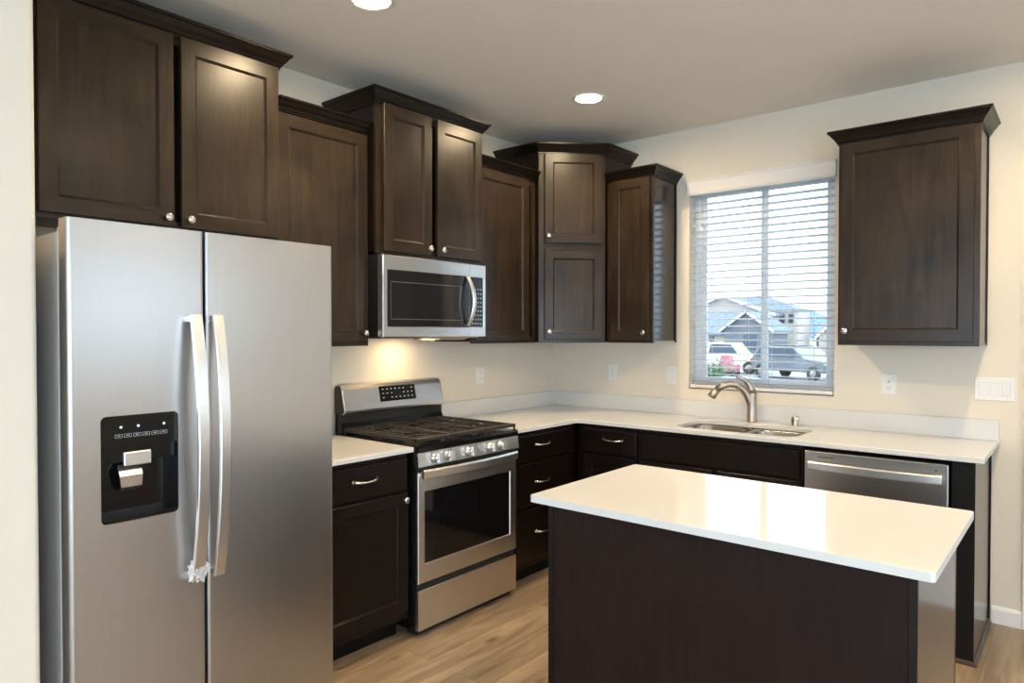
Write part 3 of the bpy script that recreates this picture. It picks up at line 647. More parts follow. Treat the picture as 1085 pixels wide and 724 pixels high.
# dispenser
ds = MB(); y0, y1, z0, z1 = HO
ds.prism([(FX - 0.004, y, z) for y, z in rrect(y0 + 0.001, y1 - 0.001, 1.108, z1 - 0.001, 0.014, 5)], (0.005, 0, 0))
ds.box(FX - 0.058, FX - 0.004, y0 + 0.004, y1 - 0.004, 1.112, z1 - 0.004)
ds = ds.build('dispenser_panel', 'black', dL)
mb = MB(); mb.box(FX - 0.0585, FX - 0.055, y0, y1, z0, 1.112); mb.box(FX - 0.056, FX - 0.001, y0 + 0.001, y1 - 0.001, z0 + 0.001, z0 + 0.014, 0.002)
mb.box(FX - 0.056, FX - 0.002, y0 + 0.0005, y0 + 0.003, z0 + 0.01, 1.108); mb.box(FX - 0.056, FX - 0.002, y1 - 0.003, y1 - 0.0005, z0 + 0.01, 1.108)
mb.box(FX - 0.056, FX - 0.012, y0 + 0.003, y1 - 0.003, 1.062, 1.110, 0.003); mb.build('dispenser_niche', 'black', dL)
mb = MB(); mb.box(FX - 0.013, FX - 0.003, -3.385, -3.305, 1.050, 1.092, 0.003); mb.build('nozzle_cover', 'handle', dL)
lv = [Vector((FX - 0.030, 0, 1.052)), Vector((FX - 0.012, 0, 1.035)), Vector((FX - 0.006, 0, 1.020)), Vector((FX - 0.012, 0, 0.985)), Vector((FX - 0.030, 0, 0.972))]
mb = MB(); mb.rings([[Vector((p.x, yy, p.z)), Vector((p.x, yy2, p.z)), Vector((p.x - 0.005, yy2, p.z - 0.003)), Vector((p.x - 0.005, yy, p.z - 0.003))] for p, yy, yy2 in ((lv[0], -3.392, -3.332), (lv[1], -3.396, -3.330), (lv[2], -3.395, -3.330), (lv[3], -3.390, -3.330), (lv[4], -3.386, -3.334))])
mb.build('dispenser_paddle', 'handle', dL)
mb = MB()
for k in range(6):
    a = -3.412 + k * 0.0265
    for p in ((a, a + 0.021, 1.1485, 1.1495), (a, a + 0.021, 1.1385, 1.1395), (a, a + 0.0012, 1.1385, 1.1495), (a + 0.020, a + 0.0212, 1.1385, 1.1495)): mb.box(FX + 0.0008, FX + 0.0013, *p)
    mb.box(FX + 0.0008, FX + 0.0013, a + 0.006, a + 0.015, 1.143, 1.1455)
mb.build('button_outlines', 'legend', ds)
for a, z in ((-3.395, 1.170), (-3.345, 1.170), (-3.268, 1.170)): MB().lathe((FX + 0.0008, a, z), (1, 0, 0), [(0.0001, 0), (0.0042, 0), (0.0042, 0.0006), (0.0001, 0.0006)], 10).build('lit_icon', 'icon', ds)
for y in (FY0 + 0.045, FY1 - 0.045): MB().box(0.70, 0.83, y - 0.025, y + 0.025, 1.753, 1.773, 0.006).build('hinge_cover', 'grey', fg)
# scrap of film left on the left handle
bm_ = bmesh.new(); bmesh.ops.create_icosphere(bm_, subdivisions=3, radius=1.0)
for v in bm_.verts:
    k = 0.75 + 0.5 * noise.noise(v.co * 2.6) + 0.25 * noise.noise(v.co * 7.1)
    v.co = Vector((v.co.x * 0.015, v.co.y * 0.042, v.co.z * 0.046)) * k + Vector((FX + 0.036, -3.178, 0.690))
mb = MB(); mb.merge(bm_); fl = mb.build('plastic_film', 'film'); recentre(fl)
tag(fl, 'scrap of crumpled clear film clinging to the foot of the left fridge handle', 'plastic film')

# ================================================================== GAS RANGE
SY0, SY1 = -2.020, -1.262; SX = 0.668
rg = thing('gas_range', (0.34, -1.641, 0), 'freestanding stainless gas range with black grates and oven window', 'range')
MB().box(0.03, 0.640, SY0 + 0.002, SY1 - 0.002, 0.035, 0.900, 0.003).build('body', 'black', rg)
for x in (0.08, 0.58):
    for y in (SY0 + 0.05, SY1 - 0.05): MB().lathe((x, y, 0), (0, 0, 1), [(0.0001, 0), (0.018, 0), (0.018, 0.03), (0.0001, 0.036)], 14).build('foot', 'blackmat', rg)
MB().box(0.06, 0.662, SY0 - 0.002, SY1 + 0.002, 0.897, 0.917, 0.005).build('cooktop', 'black', rg)
MB().box(0.60, 0.668, SY0 + 0.004, SY1 - 0.004, 0.885, 0.912, 0.004).build('front_lip', 'black', rg)
def grate(y0, y1):
    mb = MB(); z0, z1 = 0.938, 0.950; x0, x1 = 0.085, 0.655; t_ = 0.009
    mb.box(x0, x1, y0, y0 + t_, z0 - 0.006, z1, 0.002); mb.box(x0, x1, y1 - t_, y1, z0 - 0.006, z1, 0.002)
    mb.box(x0, x0 + 0.016, y0, y1, z0 - 0.006, z1, 0.002); mb.box(x1 - 0.030, x1, y0, y1, z0 - 0.004, z1, 0.003)
    ym = (y0 + y1) / 2
    mb.box(x0, x1, ym - t_ / 2, ym + t_ / 2, z0, z1, 0.002)
    for k in range(1, 10):
        x = x0 + (x1 - x0) * k / 10
        if k in (3, 7): mb.box(x - t_ / 2, x + t_ / 2, y0, y0 + 0.075, z0, z1, 0.002); mb.box(x - t_ / 2, x + t_ / 2, y1 - 0.075, y1, z0, z1, 0.002)
        else: mb.box(x - t_ / 2, x + t_ / 2, y0, y1, z0, z1, 0.002)
    for x in (x0 + 0.002, (x0 + x1) / 2, x1 - 0.012):
        for y in (y0, y1 - t_): mb.box(x, x + 0.010, y, y + t_, 0.916, z0, 0.001)
    return mb.build('burner_grate', 'iron', rg)
gw = (SY1 - SY0 - 0.02) / 3
for k in range(3): grate(SY0 + 0.010 + k * gw + 0.001, SY0 + 0.010 + (k + 1) * gw - 0.001)
for x, y, r in ((0.22, SY0 + 0.14, 0.036), (0.49, SY0 + 0.14, 0.046), (0.22, SY1 - 0.14, 0.032), (0.49, SY1 - 0.14, 0.048), (0.36, (SY0 + SY1) / 2, 0.042)):
    b_ = MB().lathe((x, y, 0.916), (0, 0, 1), [(r + 0.012, 0), (r + 0.010, 0.006), (r, 0.010), (0.0001, 0.010)], 24).build('burner', 'alu', rg)
    MB().lathe((x, y, 0.9262), (0, 0, 1), [(0.0001, 0), (r - 0.002, 0), (r - 0.001, 0.004), (r - 0.006, 0.008), (0.0001, 0.009)], 24).build('burner_cap', 'burner', b_)
# back guard: black riser, sloped stainless console
mb = MB(); mb.prism([(0.030, SY0 + 0.004, 0.90), (0.095, SY0 + 0.004, 0.90), (0.095, SY0 + 0.004, 0.918), (0.070, SY0 + 0.004, 0.975), (0.066, SY0 + 0.004, 1.026), (0.030, SY0 + 0.004, 1.026)], (0, SY1 - SY0 - 0.008, 0)); mb.build('backguard_riser', 'black', rg)
prof = [(0.020, 1.016), (0.082, 1.016), (0.094, 1.024), (0.096, 1.040), (0.072, 1.150), (0.062, 1.172), (0.046, 1.181), (0.028, 1.178), (0.020, 1.165)]
mb = MB(); mb.prism([(x, SY0 + 0.012, z) for x, z in prof], (0, SY1 - SY0 - 0.024, 0)); bgd = mb.build('backguard', 'steel', rg, bevel=0.006)
for ya_, yb_ in ((SY0 + 0.006, SY0 + 0.0118), (SY1 - 0.0118, SY1 - 0.006)):
    MB().prism([(0.020 + (x - 0.020) * 0.86, ya_, 1.10 + (z - 1.10) * 0.90) for x, z in prof], (0, yb_ - ya_, 0)).build('backguard_end_cap', 'blackmat', rg)
sl_n = Vector((1, 0, 0.024 / 0.110)).normalized(); CS = Frame((0.096, 0, 1.040), (0, 1, 0), sl_n)
def con(u, n, q): return Vector((0.096, 0, 1.040)) + Vector((-0.024, 0, 0.110)).normalized() * q + Vector((0, 1, 0)) * u + sl_n * n
mb = MB(); mb.rings([[con(-1.760, 0.0005, 0.032), con(-1.492, 0.0005, 0.032), con(-1.492, 0.0005, 0.118), con(-1.760, 0.0005, 0.118)], [con(-1.758, 0.0025, 0.034), con(-1.494, 0.0025, 0.034), con(-1.494, 0.0025, 0.116), con(-1.758, 0.0025, 0.116)]]); pn = mb.build('control_display', 'black', bgd)
mb = MB()
for k in range(8):
    for j, q in enumerate((0.050, 0.074, 0.098)):
        if (k, j) in ((3, 1), (4, 1), (1, 0), (6, 2)): continue
        u = -1.740 + k * 0.0305
        mb.rings([[con(u, 0.0026, q), con(u + 0.010, 0.0026, q), con(u + 0.010, 0.0026, q + 0.005), con(u, 0.0026, q + 0.005)], [con(u, 0.0029, q), con(u + 0.010, 0.0029, q), con(u + 0.010, 0.0029, q + 0.005), con(u, 0.0029, q + 0.005)]])
mb.build('key_legend', 'legend', pn)
# front: knob panel, oven door, drawer
mb = MB(); mb.prism([(0.620, SY0 + 0.003, 0.818), (0.672, SY0 + 0.003, 0.818), (0.664, SY0 + 0.003, 0.884), (0.620, SY0 + 0.003, 0.884)], (0, SY1 - SY0 - 0.006, 0)); kp = mb.build('knob_panel', 'steel', rg)
for y in (-1.905, -1.820, -1.665, -1.500, -1.418):
    ax = Vector((1, 0, 0.12)).normalized(); o_ = Vector((0.669, y, 0.851))
    mb = MB().lathe(o_, ax, [(0.0001, 0), (0.0245, 0), (0.0245, 0.004), (0.0205, 0.006), (0.0195, 0.024), (0.0175, 0.029), (0.0001, 0.030)], 24)
    up_ = ax.cross(Vector((0, 1, 0))).normalized()
    g = [o_ + ax * q + Vector((0, 1, 0)) * a + up_ * c_ for q in (0.020, 0.040) for a, c_ in ((-0.011, -0.021), (0.011, -0.021), (0.011, 0.021), (-0.011, 0.021))]
    mb.add(g, [(0, 1, 2, 3), (4, 5, 6, 7), (0, 1, 5, 4), (1, 2, 6, 5), (2, 3, 7, 6), (3, 0, 4, 7)])
    mb.build('burner_knob', 'handle', rg)
od = MB(); oy0, oy1 = SY0 + 0.004, SY1 - 0.022
def rect(x, y0, y1, z0, z1): return [Vector((x, y0, z0)), Vector((x, y1, z0)), Vector((x, y1, z1)), Vector((x, y0, z1))]
wy0, wy1, wz0, wz1 = -1.976, -1.334, 0.350, 0.700
od.rings([rect(0.645, oy0, oy1, 0.262, 0.792), rect(0.664, oy0, oy1, 0.262, 0.792), rect(0.668, oy0 + 0.004, oy1 - 0.004, 0.266, 0.788), rect(0.668, wy0, wy1, wz0, wz1), rect(0.662, wy0 + 0.004, wy1 - 0.004, wz0 + 0.004, wz1 - 0.004)], 0, cap1=False)
od = od.build('oven_door', 'steel', rg)
MB().box(0.652, 0.6625, wy0 + 0.004, wy1 - 0.004, wz0 + 0.004, wz1 - 0.004).build('oven_window', 'glassblk', od)
MB().box(0.646, 0.662, SY0 + 0.003, SY1 - 0.003, 0.793, 0.816).build('vent_gap', 'blackmat', rg)
mb = MB(); loops = []
for k in range(21):
    s_ = -1 + 2 * k / 20; y = (oy0 + oy1) / 2 - 0.006 + s_ * 0.350; x = 0.690 + 0.024 * (1 - s_ * s_)
    loops.append([Vector((x + a, y, 0.786 + b_)) for a, b_ in ((-0.007, -0.019), (0.002, -0.023), (0.008, -0.019), (0.010, 0.013), (0.005, 0.022), (-0.006, 0.020))])
mb.rings(loops)
for s_ in (-1, 1):
    y = (oy0 + oy1) / 2 + s_ * 0.345; mb.box(0.666, 0.692, y - 0.010, y + 0.010, 0.770, 0.790, 0.003)
mb.build('oven_handle', 'handle', od)
MB().box(0.645, 0.668, oy0, oy1, 0.040, 0.232, 0.003).build('storage_drawer', 'steel', rg)
MB().box(0.640, 0.655, oy0, oy1, 0.234, 0.260).build('drawer_gap', 'blackmat', rg)
MB().box(0.56, 0.63, SY0 + 0.03, SY1 - 0.03, 0.006, 0.04).build('kick_plate', 'blackmat', rg)

# ================================================================== MICROWAVE
MY0, MY1, MX, MZ0, MZ1 = -2.034, -1.276, 0.440, 1.430, 1.836
mw = thing('microwave', (0.2, -1.655, 1.43), 'stainless over-the-range microwave mounted above the cooktop', 'microwave')
MB().box(0.002, 0.405, MY0 + 0.010, MY1 - 0.010, MZ0 + 0.006, 1.844, 0.003).build('body', 'blackmat', mw)
def mrect(x, a): return rect(x, a[0], a[1], a[2], a[3])
ysp = -1.413
door_ = MB(); W0 = (-2.008, ysp - 0.001, 1.482, 1.767)
door_.rings([mrect(0.400, (MY0, ysp - 0.001, MZ0, MZ1)), mrect(0.434, (MY0, ysp - 0.001, MZ0, MZ1)), mrect(MX, (MY0 + 0.005, ysp - 0.001, MZ0 + 0.004, MZ1 - 0.004)), mrect(MX, (W0[0], ysp - 0.0011, W0[2], W0[3])), mrect(0.436, (W0[0] + 0.003, ysp - 0.0012, W0[2] + 0.003, W0[3] - 0.003))], 0, cap1=False)
door_ = door_.build('door', 'steel', mw)
MB().box(0.420, 0.4385, W0[0] + 0.0025, ysp - 0.0013, W0[2] + 0.003, W0[3] - 0.003).build('door_glass', 'mwglass', door_)
mb = MB()
for p in ((-1.985, -1.470, 1.705, 1.7075), (-1.985, -1.470, 1.520, 1.5225), (-1.985, -1.983, 1.520, 1.707), (-1.472, -1.470, 1.520, 1.707)): mb.box(0.4386, 0.439, *p)
mb.build('window_border', 'alu', door_)
pan = MB(); pan.rings([mrect(0.400, (ysp + 0.001, MY1, MZ0, MZ1)), mrect(0.434, (ysp + 0.001, MY1, MZ0, MZ1)), mrect(MX, (ysp + 0.001, MY1 - 0.005, MZ0 + 0.004, MZ1 - 0.004)), mrect(MX, (ysp + 0.0015, MY1 - 0.022, 1.484, 1.765)), mrect(0.436, (ysp + 0.002, MY1 - 0.025, 1.487, 1.762))], 0, cap1=False)
pan = pan.build('control_side', 'steel', mw)
kpad = MB().box(0.420, 0.4385, ysp + 0.002, MY1 - 0.0245, 1.487, 1.762).build('keypad', 'black', pan)
mb = MB()
for j in range(9):
    for k in range(4): mb.box(0.4386, 0.4390, ysp + 0.022 + k * 0.0225, ysp + 0.031 + k * 0.0225, 1.500 + j * 0.024, 1.507 + j * 0.024)
mb.build('key_legend', 'legend', kpad)
mb = MB(); loops = []
for k in range(21):
    s_ = -1 + 2 * k / 20; z = 1.626 + s_ * 0.136; x = 0.448 + 0.040 * (1 - s_ * s_); yc = ysp - 0.024 + 0.010 * (1 - s_ * s_)
    loops.append([Vector((x + a, yc + b_, z)) for a, b_ in ((-0.006, -0.012), (0.003, -0.014), (0.007, -0.009), (0.007, 0.009), (0.003, 0.014), (-0.006, 0.012))])
mb.rings(loops); mb.build('door_handle', 'handle', door_)
mb = MB(); mb.box(0.012, 0.400, MY0 + 0.02, MY1 - 0.02, 1.424, 1.436, 0.002)
mb.prism([(0.10, -1.52, 1.424), (0.36, -1.52, 1.424), (0.30, -1.52, 1.412), (0.10, -1.52, 1.412)], (0, 0.20, 0)); mb.build('vent_underside', 'alu', mw)
MB().box(0.13, 0.19, -1.64, -1.56, 1.4228, 1.4245, 0.0005).build('lamp_lens', 'hood', mw)
ld = bpy.data.lights.new('cooktop_lamp', 'AREA'); ld.shape = 'RECTANGLE'; ld.size = 0.06; ld.size_y = 0.08; ld.energy = HOOD; ld.color = (1, 0.74, 0.42)
lo_ = bpy.data.objects.new('cooktop_lamp', ld); COL.objects.link(lo_); lo_.location = (0.16, -1.60, 1.4215)

# ================================================================== DISHWASHER
dw = thing('dishwasher', (2.29, -0.3, 0), 'stainless dishwasher with a bar handle under the right end of the counter', 'dishwasher')
MB().box(1.990, 2.590, 0.03, 0.585, 0.10, 0.868, 0.002, BACK).build('body', 'blackmat', dw)
dd = MB().box(1.986, 2.592, 0.586, 0.632, 0.115, 0.868, 0.004, BACK).build('door', 'steeld', dw)
mb = MB(); loops = []
for k in range(17):
    s_ = -1 + 2 * k / 16; x = 2.291 + s_ * 0.278; y = -(0.660 + 0.018 * (1 - s_ * s_))
    loops.append([Vector((x, y - a, 0.802 + b_)) for a, b_ in ((-0.008, -0.019), (0.003, -0.021), (0.009, -0.015), (0.009, 0.013), (0.003, 0.020), (-0.008, 0.018))])
mb.rings(loops)
for s_ in (-1, 1): mb.box(2.291 + s_ * 0.265 - 0.01, 2.291 + s_ * 0.265 + 0.01, 0.631, 0.662, 0.785, 0.818, 0.003, BACK)
mb.build('handle', 'handle', dd)
MB().box(2.045, 2.125, 0.6315, 0.6325, 0.838, 0.847, 0, BACK).build('badge_plate', 'nickel', dd)
MB().lathe((2.545, -0.632, 0.838), (0, -1, 0), [(0.0001, 0), (0.004, 0), (0.003, 0.001), (0.0001, 0.001)], 12).build('status_light', 'slot', dd)
MB().box(1.990, 2.590, 0.10, 0.54, 0.0, 0.10, 0, BACK).build('kick_plate', 'blackmat', dw)

# ================================================================== ISLAND
IX0, IX1, IY0, IY1 = 1.702, 2.758, -2.392, -1.760
isl = thing('kitchen_island', (2.23, -2.07, 0), 'dark brown island base in front of the sink run', 'island')
MB().box(IX0 + 0.004, IX1 - 0.004, IY0 + 0.006, IY1 - 0.03, 0.0, 0.890).build('carcass', 'wood_shaded', isl)
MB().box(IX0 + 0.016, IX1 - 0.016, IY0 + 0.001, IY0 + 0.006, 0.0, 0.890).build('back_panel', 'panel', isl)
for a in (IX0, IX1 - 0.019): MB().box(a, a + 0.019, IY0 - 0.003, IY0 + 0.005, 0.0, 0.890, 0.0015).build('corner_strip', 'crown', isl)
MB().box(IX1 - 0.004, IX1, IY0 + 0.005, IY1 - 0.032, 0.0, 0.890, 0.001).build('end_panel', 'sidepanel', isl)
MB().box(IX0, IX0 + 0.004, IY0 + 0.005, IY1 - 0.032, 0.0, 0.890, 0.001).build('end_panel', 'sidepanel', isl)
MB().box(IX0, IX1, IY1 - 0.031, IY1 - 0.010, 0.10, 0.890, 0.001).build('face_frame', 'wood_shaded', isl)
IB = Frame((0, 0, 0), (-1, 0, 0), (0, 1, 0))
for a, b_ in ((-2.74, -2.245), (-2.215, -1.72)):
    d = slab_front(IB, a, b_, 0.716, 0.866, IY1 - 0.009, 'wood_shadedh', isl); pull(IB, (a + b_) / 2, 0.80, IY1 + 0.011, d)
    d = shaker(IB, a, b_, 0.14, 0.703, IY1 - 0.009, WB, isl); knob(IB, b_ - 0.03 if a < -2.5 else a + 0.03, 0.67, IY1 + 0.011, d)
it = slab(rrect(1.645, 2.796, -2.424, -1.716, 0.012, 4), [], 0.891, 0.914).build('island_countertop', 'quartz', None, bevel=0.003); recentre(it)
tag(it, 'white quartz island top in the foreground reflecting the window', 'countertop')

# ================================================================== OUTLETS AND SWITCHES
def plate(fr, u0, u1, z0, z1, label, cat, name, kind):
    c = fr((u0 + u1) / 2, 0, z0); t_ = thing(name, c, label, cat, 'white wall plates')
    mb = MB(); mb.rings([[fr(u, n, z) for u, z in ((u0 + i, z0 + i), (u1 - i, z0 + i), (u1 - i, z1 - i), (u0 + i, z1 - i))] for i, n in ((0, 0.0005), (0.0005, 0.004), (0.003, 0.006))]); mb.build('cover_plate', 'white', t_)
    um, zm = (u0 + u1) / 2, (z0 + z1) / 2
    def ins(a0, a1, b0, b1, n, name, m, parent): return MB().box(a0, a1, 0.0055, n, b0, b1, 0.0006, fr).build(name, m, parent)
    if kind == 'outlet':
        for s_ in (-1, 1):
            zc = zm + s_ * 0.0195; rc = ins(um - 0.017, um + 0.017, zc - 0.0145, zc + 0.0145, 0.0075, 'receptacle', 'white', t_)
            mb = MB(); mb.box(um - 0.0075, um - 0.0055, 0.0074, 0.0078, zc - 0.002, zc + 0.007, 0, fr); mb.box(um + 0.0055, um + 0.0075, 0.0074, 0.0078, zc - 0.001, zc + 0.006, 0, fr)
            mb.lathe(fr(um, 0.0074, zc - 0.008), fr.n, [(0.0001, 0), (0.0026, 0), (0.0026, 0.0004), (0.0001, 0.0004)], 10); mb.build('slots', 'slot', rc)
    elif kind == 'gfci':
        rc = ins(um - 0.0165, um + 0.0165, zm - 0.0335, zm + 0.0335, 0.0075, 'receptacle', 'white', t_)
        mb = MB(); mb.box(um - 0.006, um + 0.006, 0.0074, 0.0082, zm + 0.008, zm + 0.020, 0, fr); mb.build('test_buttons', 'legend', rc)
        mb = MB(); zc = zm - 0.018; mb.box(um - 0.0075, um - 0.0055, 0.0074, 0.0078, zc - 0.002, zc + 0.007, 0, fr); mb.box(um + 0.0055, um + 0.0075, 0.0074, 0.0078, zc - 0.001, zc + 0.006, 0, fr)
        mb.lathe(fr(um, 0.0074, zc - 0.008), fr.n, [(0.0001, 0), (0.0026, 0), (0.0026, 0.0004), (0.0001, 0.0004)], 10); mb.build('slots', 'slot', rc)
    else:
        for k in range(kind):
            uc = um + (k - (kind - 1) / 2) * 0.0465
            MB().box(uc - 0.0178, uc + 0.0178, 0.0055, 0.0063, zm - 0.0348, zm + 0.0348, 0, fr).build('rocker_recess', 'legend', t_)
            MB().prism([fr(uc - 0.0165, 0.0055, zm - 0.0335), fr(uc - 0.0165, 0.0055, zm + 0.0335), fr(uc - 0.0165, 0.0105, zm + 0.0335), fr(uc - 0.0165, 0.0065, zm - 0.0335)], fr.u * 0.033).build('rocker', 'white', t_)
    return t_
plate(LEFT, -0.875, -0.803, 1.111, 1.227, 'white duplex outlet on the left wall between range and corner', 'outlet', 'wall_outlet', 'outlet')
plate(BACK, 0.473, 0.545, 1.112, 1.226, 'white duplex outlet on the back wall just right of the corner', 'outlet', 'wall_outlet', 'outlet')
plate(BACK, 0.921, 0.993, 1.112, 1.226, 'white single rocker switch just left of the window', 'light switch', 'light_switch', 1)
plate(BACK, 2.199, 2.271, 1.114, 1.230, 'white outlet with test buttons below the lone right cabinet', 'outlet', 'wall_outlet', 'gfci')
plate(BACK, 2.619, 2.785, 1.112, 1.228, 'wide white triple rocker switch plate at the right edge of the wall', 'light switch', 'light_switch', 3)

# ================================================================== OUTSIDE THE WINDOW
GZ = -0.95
struct('ground', MB().box(-140, 60, 0.4, 330, GZ - 0.3, GZ), 'ground')
lw = MB().box(-30, 8, 8, 24, GZ + 0.001, GZ + 0.05).build('lawn', 'lawn'); tag(lw, 'strip of green grass outside the window', 'grass', kind='stuff')
def gable_block(mb, x0, x1, y0, y1, z0, ze, zr, axis='x', over=0.4, mi_w=0):
    """walls with gable ends; the ridge runs along axis"""
    if axis == 'y':
        xm = (x0 + x1) / 2; mb.prism([(x0, y0, z0), (x1, y0, z0), (x1, y0, ze), (xm, y0, zr), (x0, y0, ze)], (0, y1 - y0, 0), mi_w)
    else:
        ym = (y0 + y1) / 2; mb.prism([(x0, y0, z0), (x0, y1, z0), (x0, y1, ze), (x0, ym, zr), (x0, y0, ze)], (x1 - x0, 0, 0), mi_w)
def gable_roof(mb, x0, x1, y0, y1, ze, zr, axis='x', o=0.4, th=0.18):
    if axis == 'y':
        xm = (x0 + x1) / 2; k = (zr - ze) / (xm - x0); zl = ze - o * k
        mb.prism([(x0 - o, y0 - o, zl), (xm, y0 - o, zr), (x1 + o, y0 - o, zl), (x1 + o, y0 - o, zl + th), (xm, y0 - o, zr + th), (x0 - o, y0 - o, zl + th)], (0, y1 - y0 + 2 * o, 0))
    else:
        ym = (y0 + y1) / 2; k = (zr - ze) / (ym - y0); zl = ze - o * k
        mb.prism([(x0 - o, y0 - o, zl), (x0 - o, ym, zr), (x0 - o, y1 + o, zl), (x0 - o, y1 + o, zl + th), (x0 - o, ym, zr + th), (x0 - o, y0 - o, zl + th)], (x1 - x0 + 2 * o, 0, 0))
def barge(mb, x0, x1, y, ze, zr, o=0.4, h=0.28):
    xm = (x0 + x1) / 2; k = (zr - ze) / (xm - x0); zl = ze - o * k
    for s_ in (-1, 1):
        xe = xm + s_ * (xm - x0 + o); mb.prism([(xe, y, zl - 0.02), (xm, y, zr - 0.02), (xm, y, zr + h), (xe, y, zl + h)], (0, -0.06, 0))
def hip_roof(mb, x0, x1, y0, y1, ze, zr, r0, r1, o=0.4, th=0.16):
    ym = (y0 + y1) / 2
    for dz in (0.0,):
        v = [(x0 - o, y0 - o, ze), (x1 + o, y0 - o, ze), (x1 + o, y1 + o, ze), (x0 - o, y1 + o, ze), (r0, ym, zr), (r1, ym, zr)]
        mb.add(v, [(0, 1, 5, 4), (1, 2, 5), (2, 3, 4, 5), (3, 0, 4), (3, 2, 1, 0)])
    mb.box(x0 - o, x1 + o, y0 - o - 0.02, y0 - o, ze - 0.18, ze)
h = thing('house', (-27, 78, GZ), 'cream house across the street with a broad gable, grey roofs and a porch gable coloured as shaded', 'house', 'houses outside the window')
MB().box(-34.5, -20.6, 73.5, 77.5, GZ, 3.95).build('wall', 'siding', h)
mb = MB(); hip_roof(mb, -34.5, -20.6, 73.5, 77.5, 3.96, 5.65, -29.0, -25.0, 0.3); mb.build('roof', 'roof', h)
mb = MB(); gable_block(mb, -33.6, -22.6, 71.5, 73.4, GZ, 3.35, 5.45, 'y'); mb.build('gable_wall', 'siding', h)
mb = MB(); gable_roof(mb, -33.6, -22.6, 71.5, 76.5, 3.35, 5.45, 'y'); mb.build('gable_roof', 'roof', h)
mb = MB(); barge(mb, -33.6, -22.6, 71.08, 3.35, 5.45); mb.build('barge_board', 'barge', h)
mb = MB(); gable_block(mb, -36, -25.2, 65.2, 71.4, GZ, 1.45, 3.6, 'x'); mb.build('garage_wall', 'siding', h)
mb = MB(); gable_roof(mb, -36, -24, 65.2, 71.4, 1.45, 3.6, 'x'); mb.build('garage_roof', 'roof', h)
mb = MB(); gable_block(mb, -24.9, -20.3, 64.0, 69, GZ, 1.75, 3.42, 'y'); mb.build('porch_wall', 'siding2', h)  # gable wall in shadow: the shade is put into the darker siding colour
mb = MB(); gable_roof(mb, -24.9, -20.3, 64.0, 69, 1.75, 3.42, 'y'); mb.build('porch_roof', 'roof', h)
mb = MB(); barge(mb, -24.9, -20.3, 63.58, 1.75, 3.42, h=0.22); mb.build('barge_board', 'barge', h)
MB().box(-22.9, -21.7, 63.92, 63.99, -0.2, 1.25).build('house_window', 'dwin', h)
MB().box(-26.9, -26.5, 65.1, 65.19, 0.2, 1.1).build('house_window', 'dwin', h)
for x in (-22.5, -21.6): MB().box(x, x + 0.5, 73.42, 73.49, 2.5, 3.45).build('house_window', 'dwin', h)
h = thing('house', (-17.5, 80, GZ), 'low house with a wide grey roof and a pale gable below the hill', 'house', 'houses outside the window')
mb = MB(); gable_block(mb, -20.0, -9, 78, 86, GZ, 0.95, 2.7, 'x'); mb.build('wall', 'siding2', h)
mb = MB(); gable_roof(mb, -20.0, -9, 78, 86, 0.95, 2.7, 'x'); mb.build('roof', 'roof', h)
mb = MB(); gable_block(mb, -19.2, -15.2, 76, 77.9, GZ, 1.0, 3.0, 'y'); mb.build('gable_wall', 'siding', h)
mb = MB(); gable_roof(mb, -19.2, -15.2, 76, 80, 1.0, 3.0, 'y', 0.25); mb.build('gable_roof', 'roof', h)
mb = MB(); barge(mb, -19.2, -15.2, 75.72, 1.0, 3.0); mb.build('barge_board', 'barge', h)
MB().box(-17.7, -16.7, 75.92, 75.99, -0.2, 1.0).build('house_window', 'dwin', h)
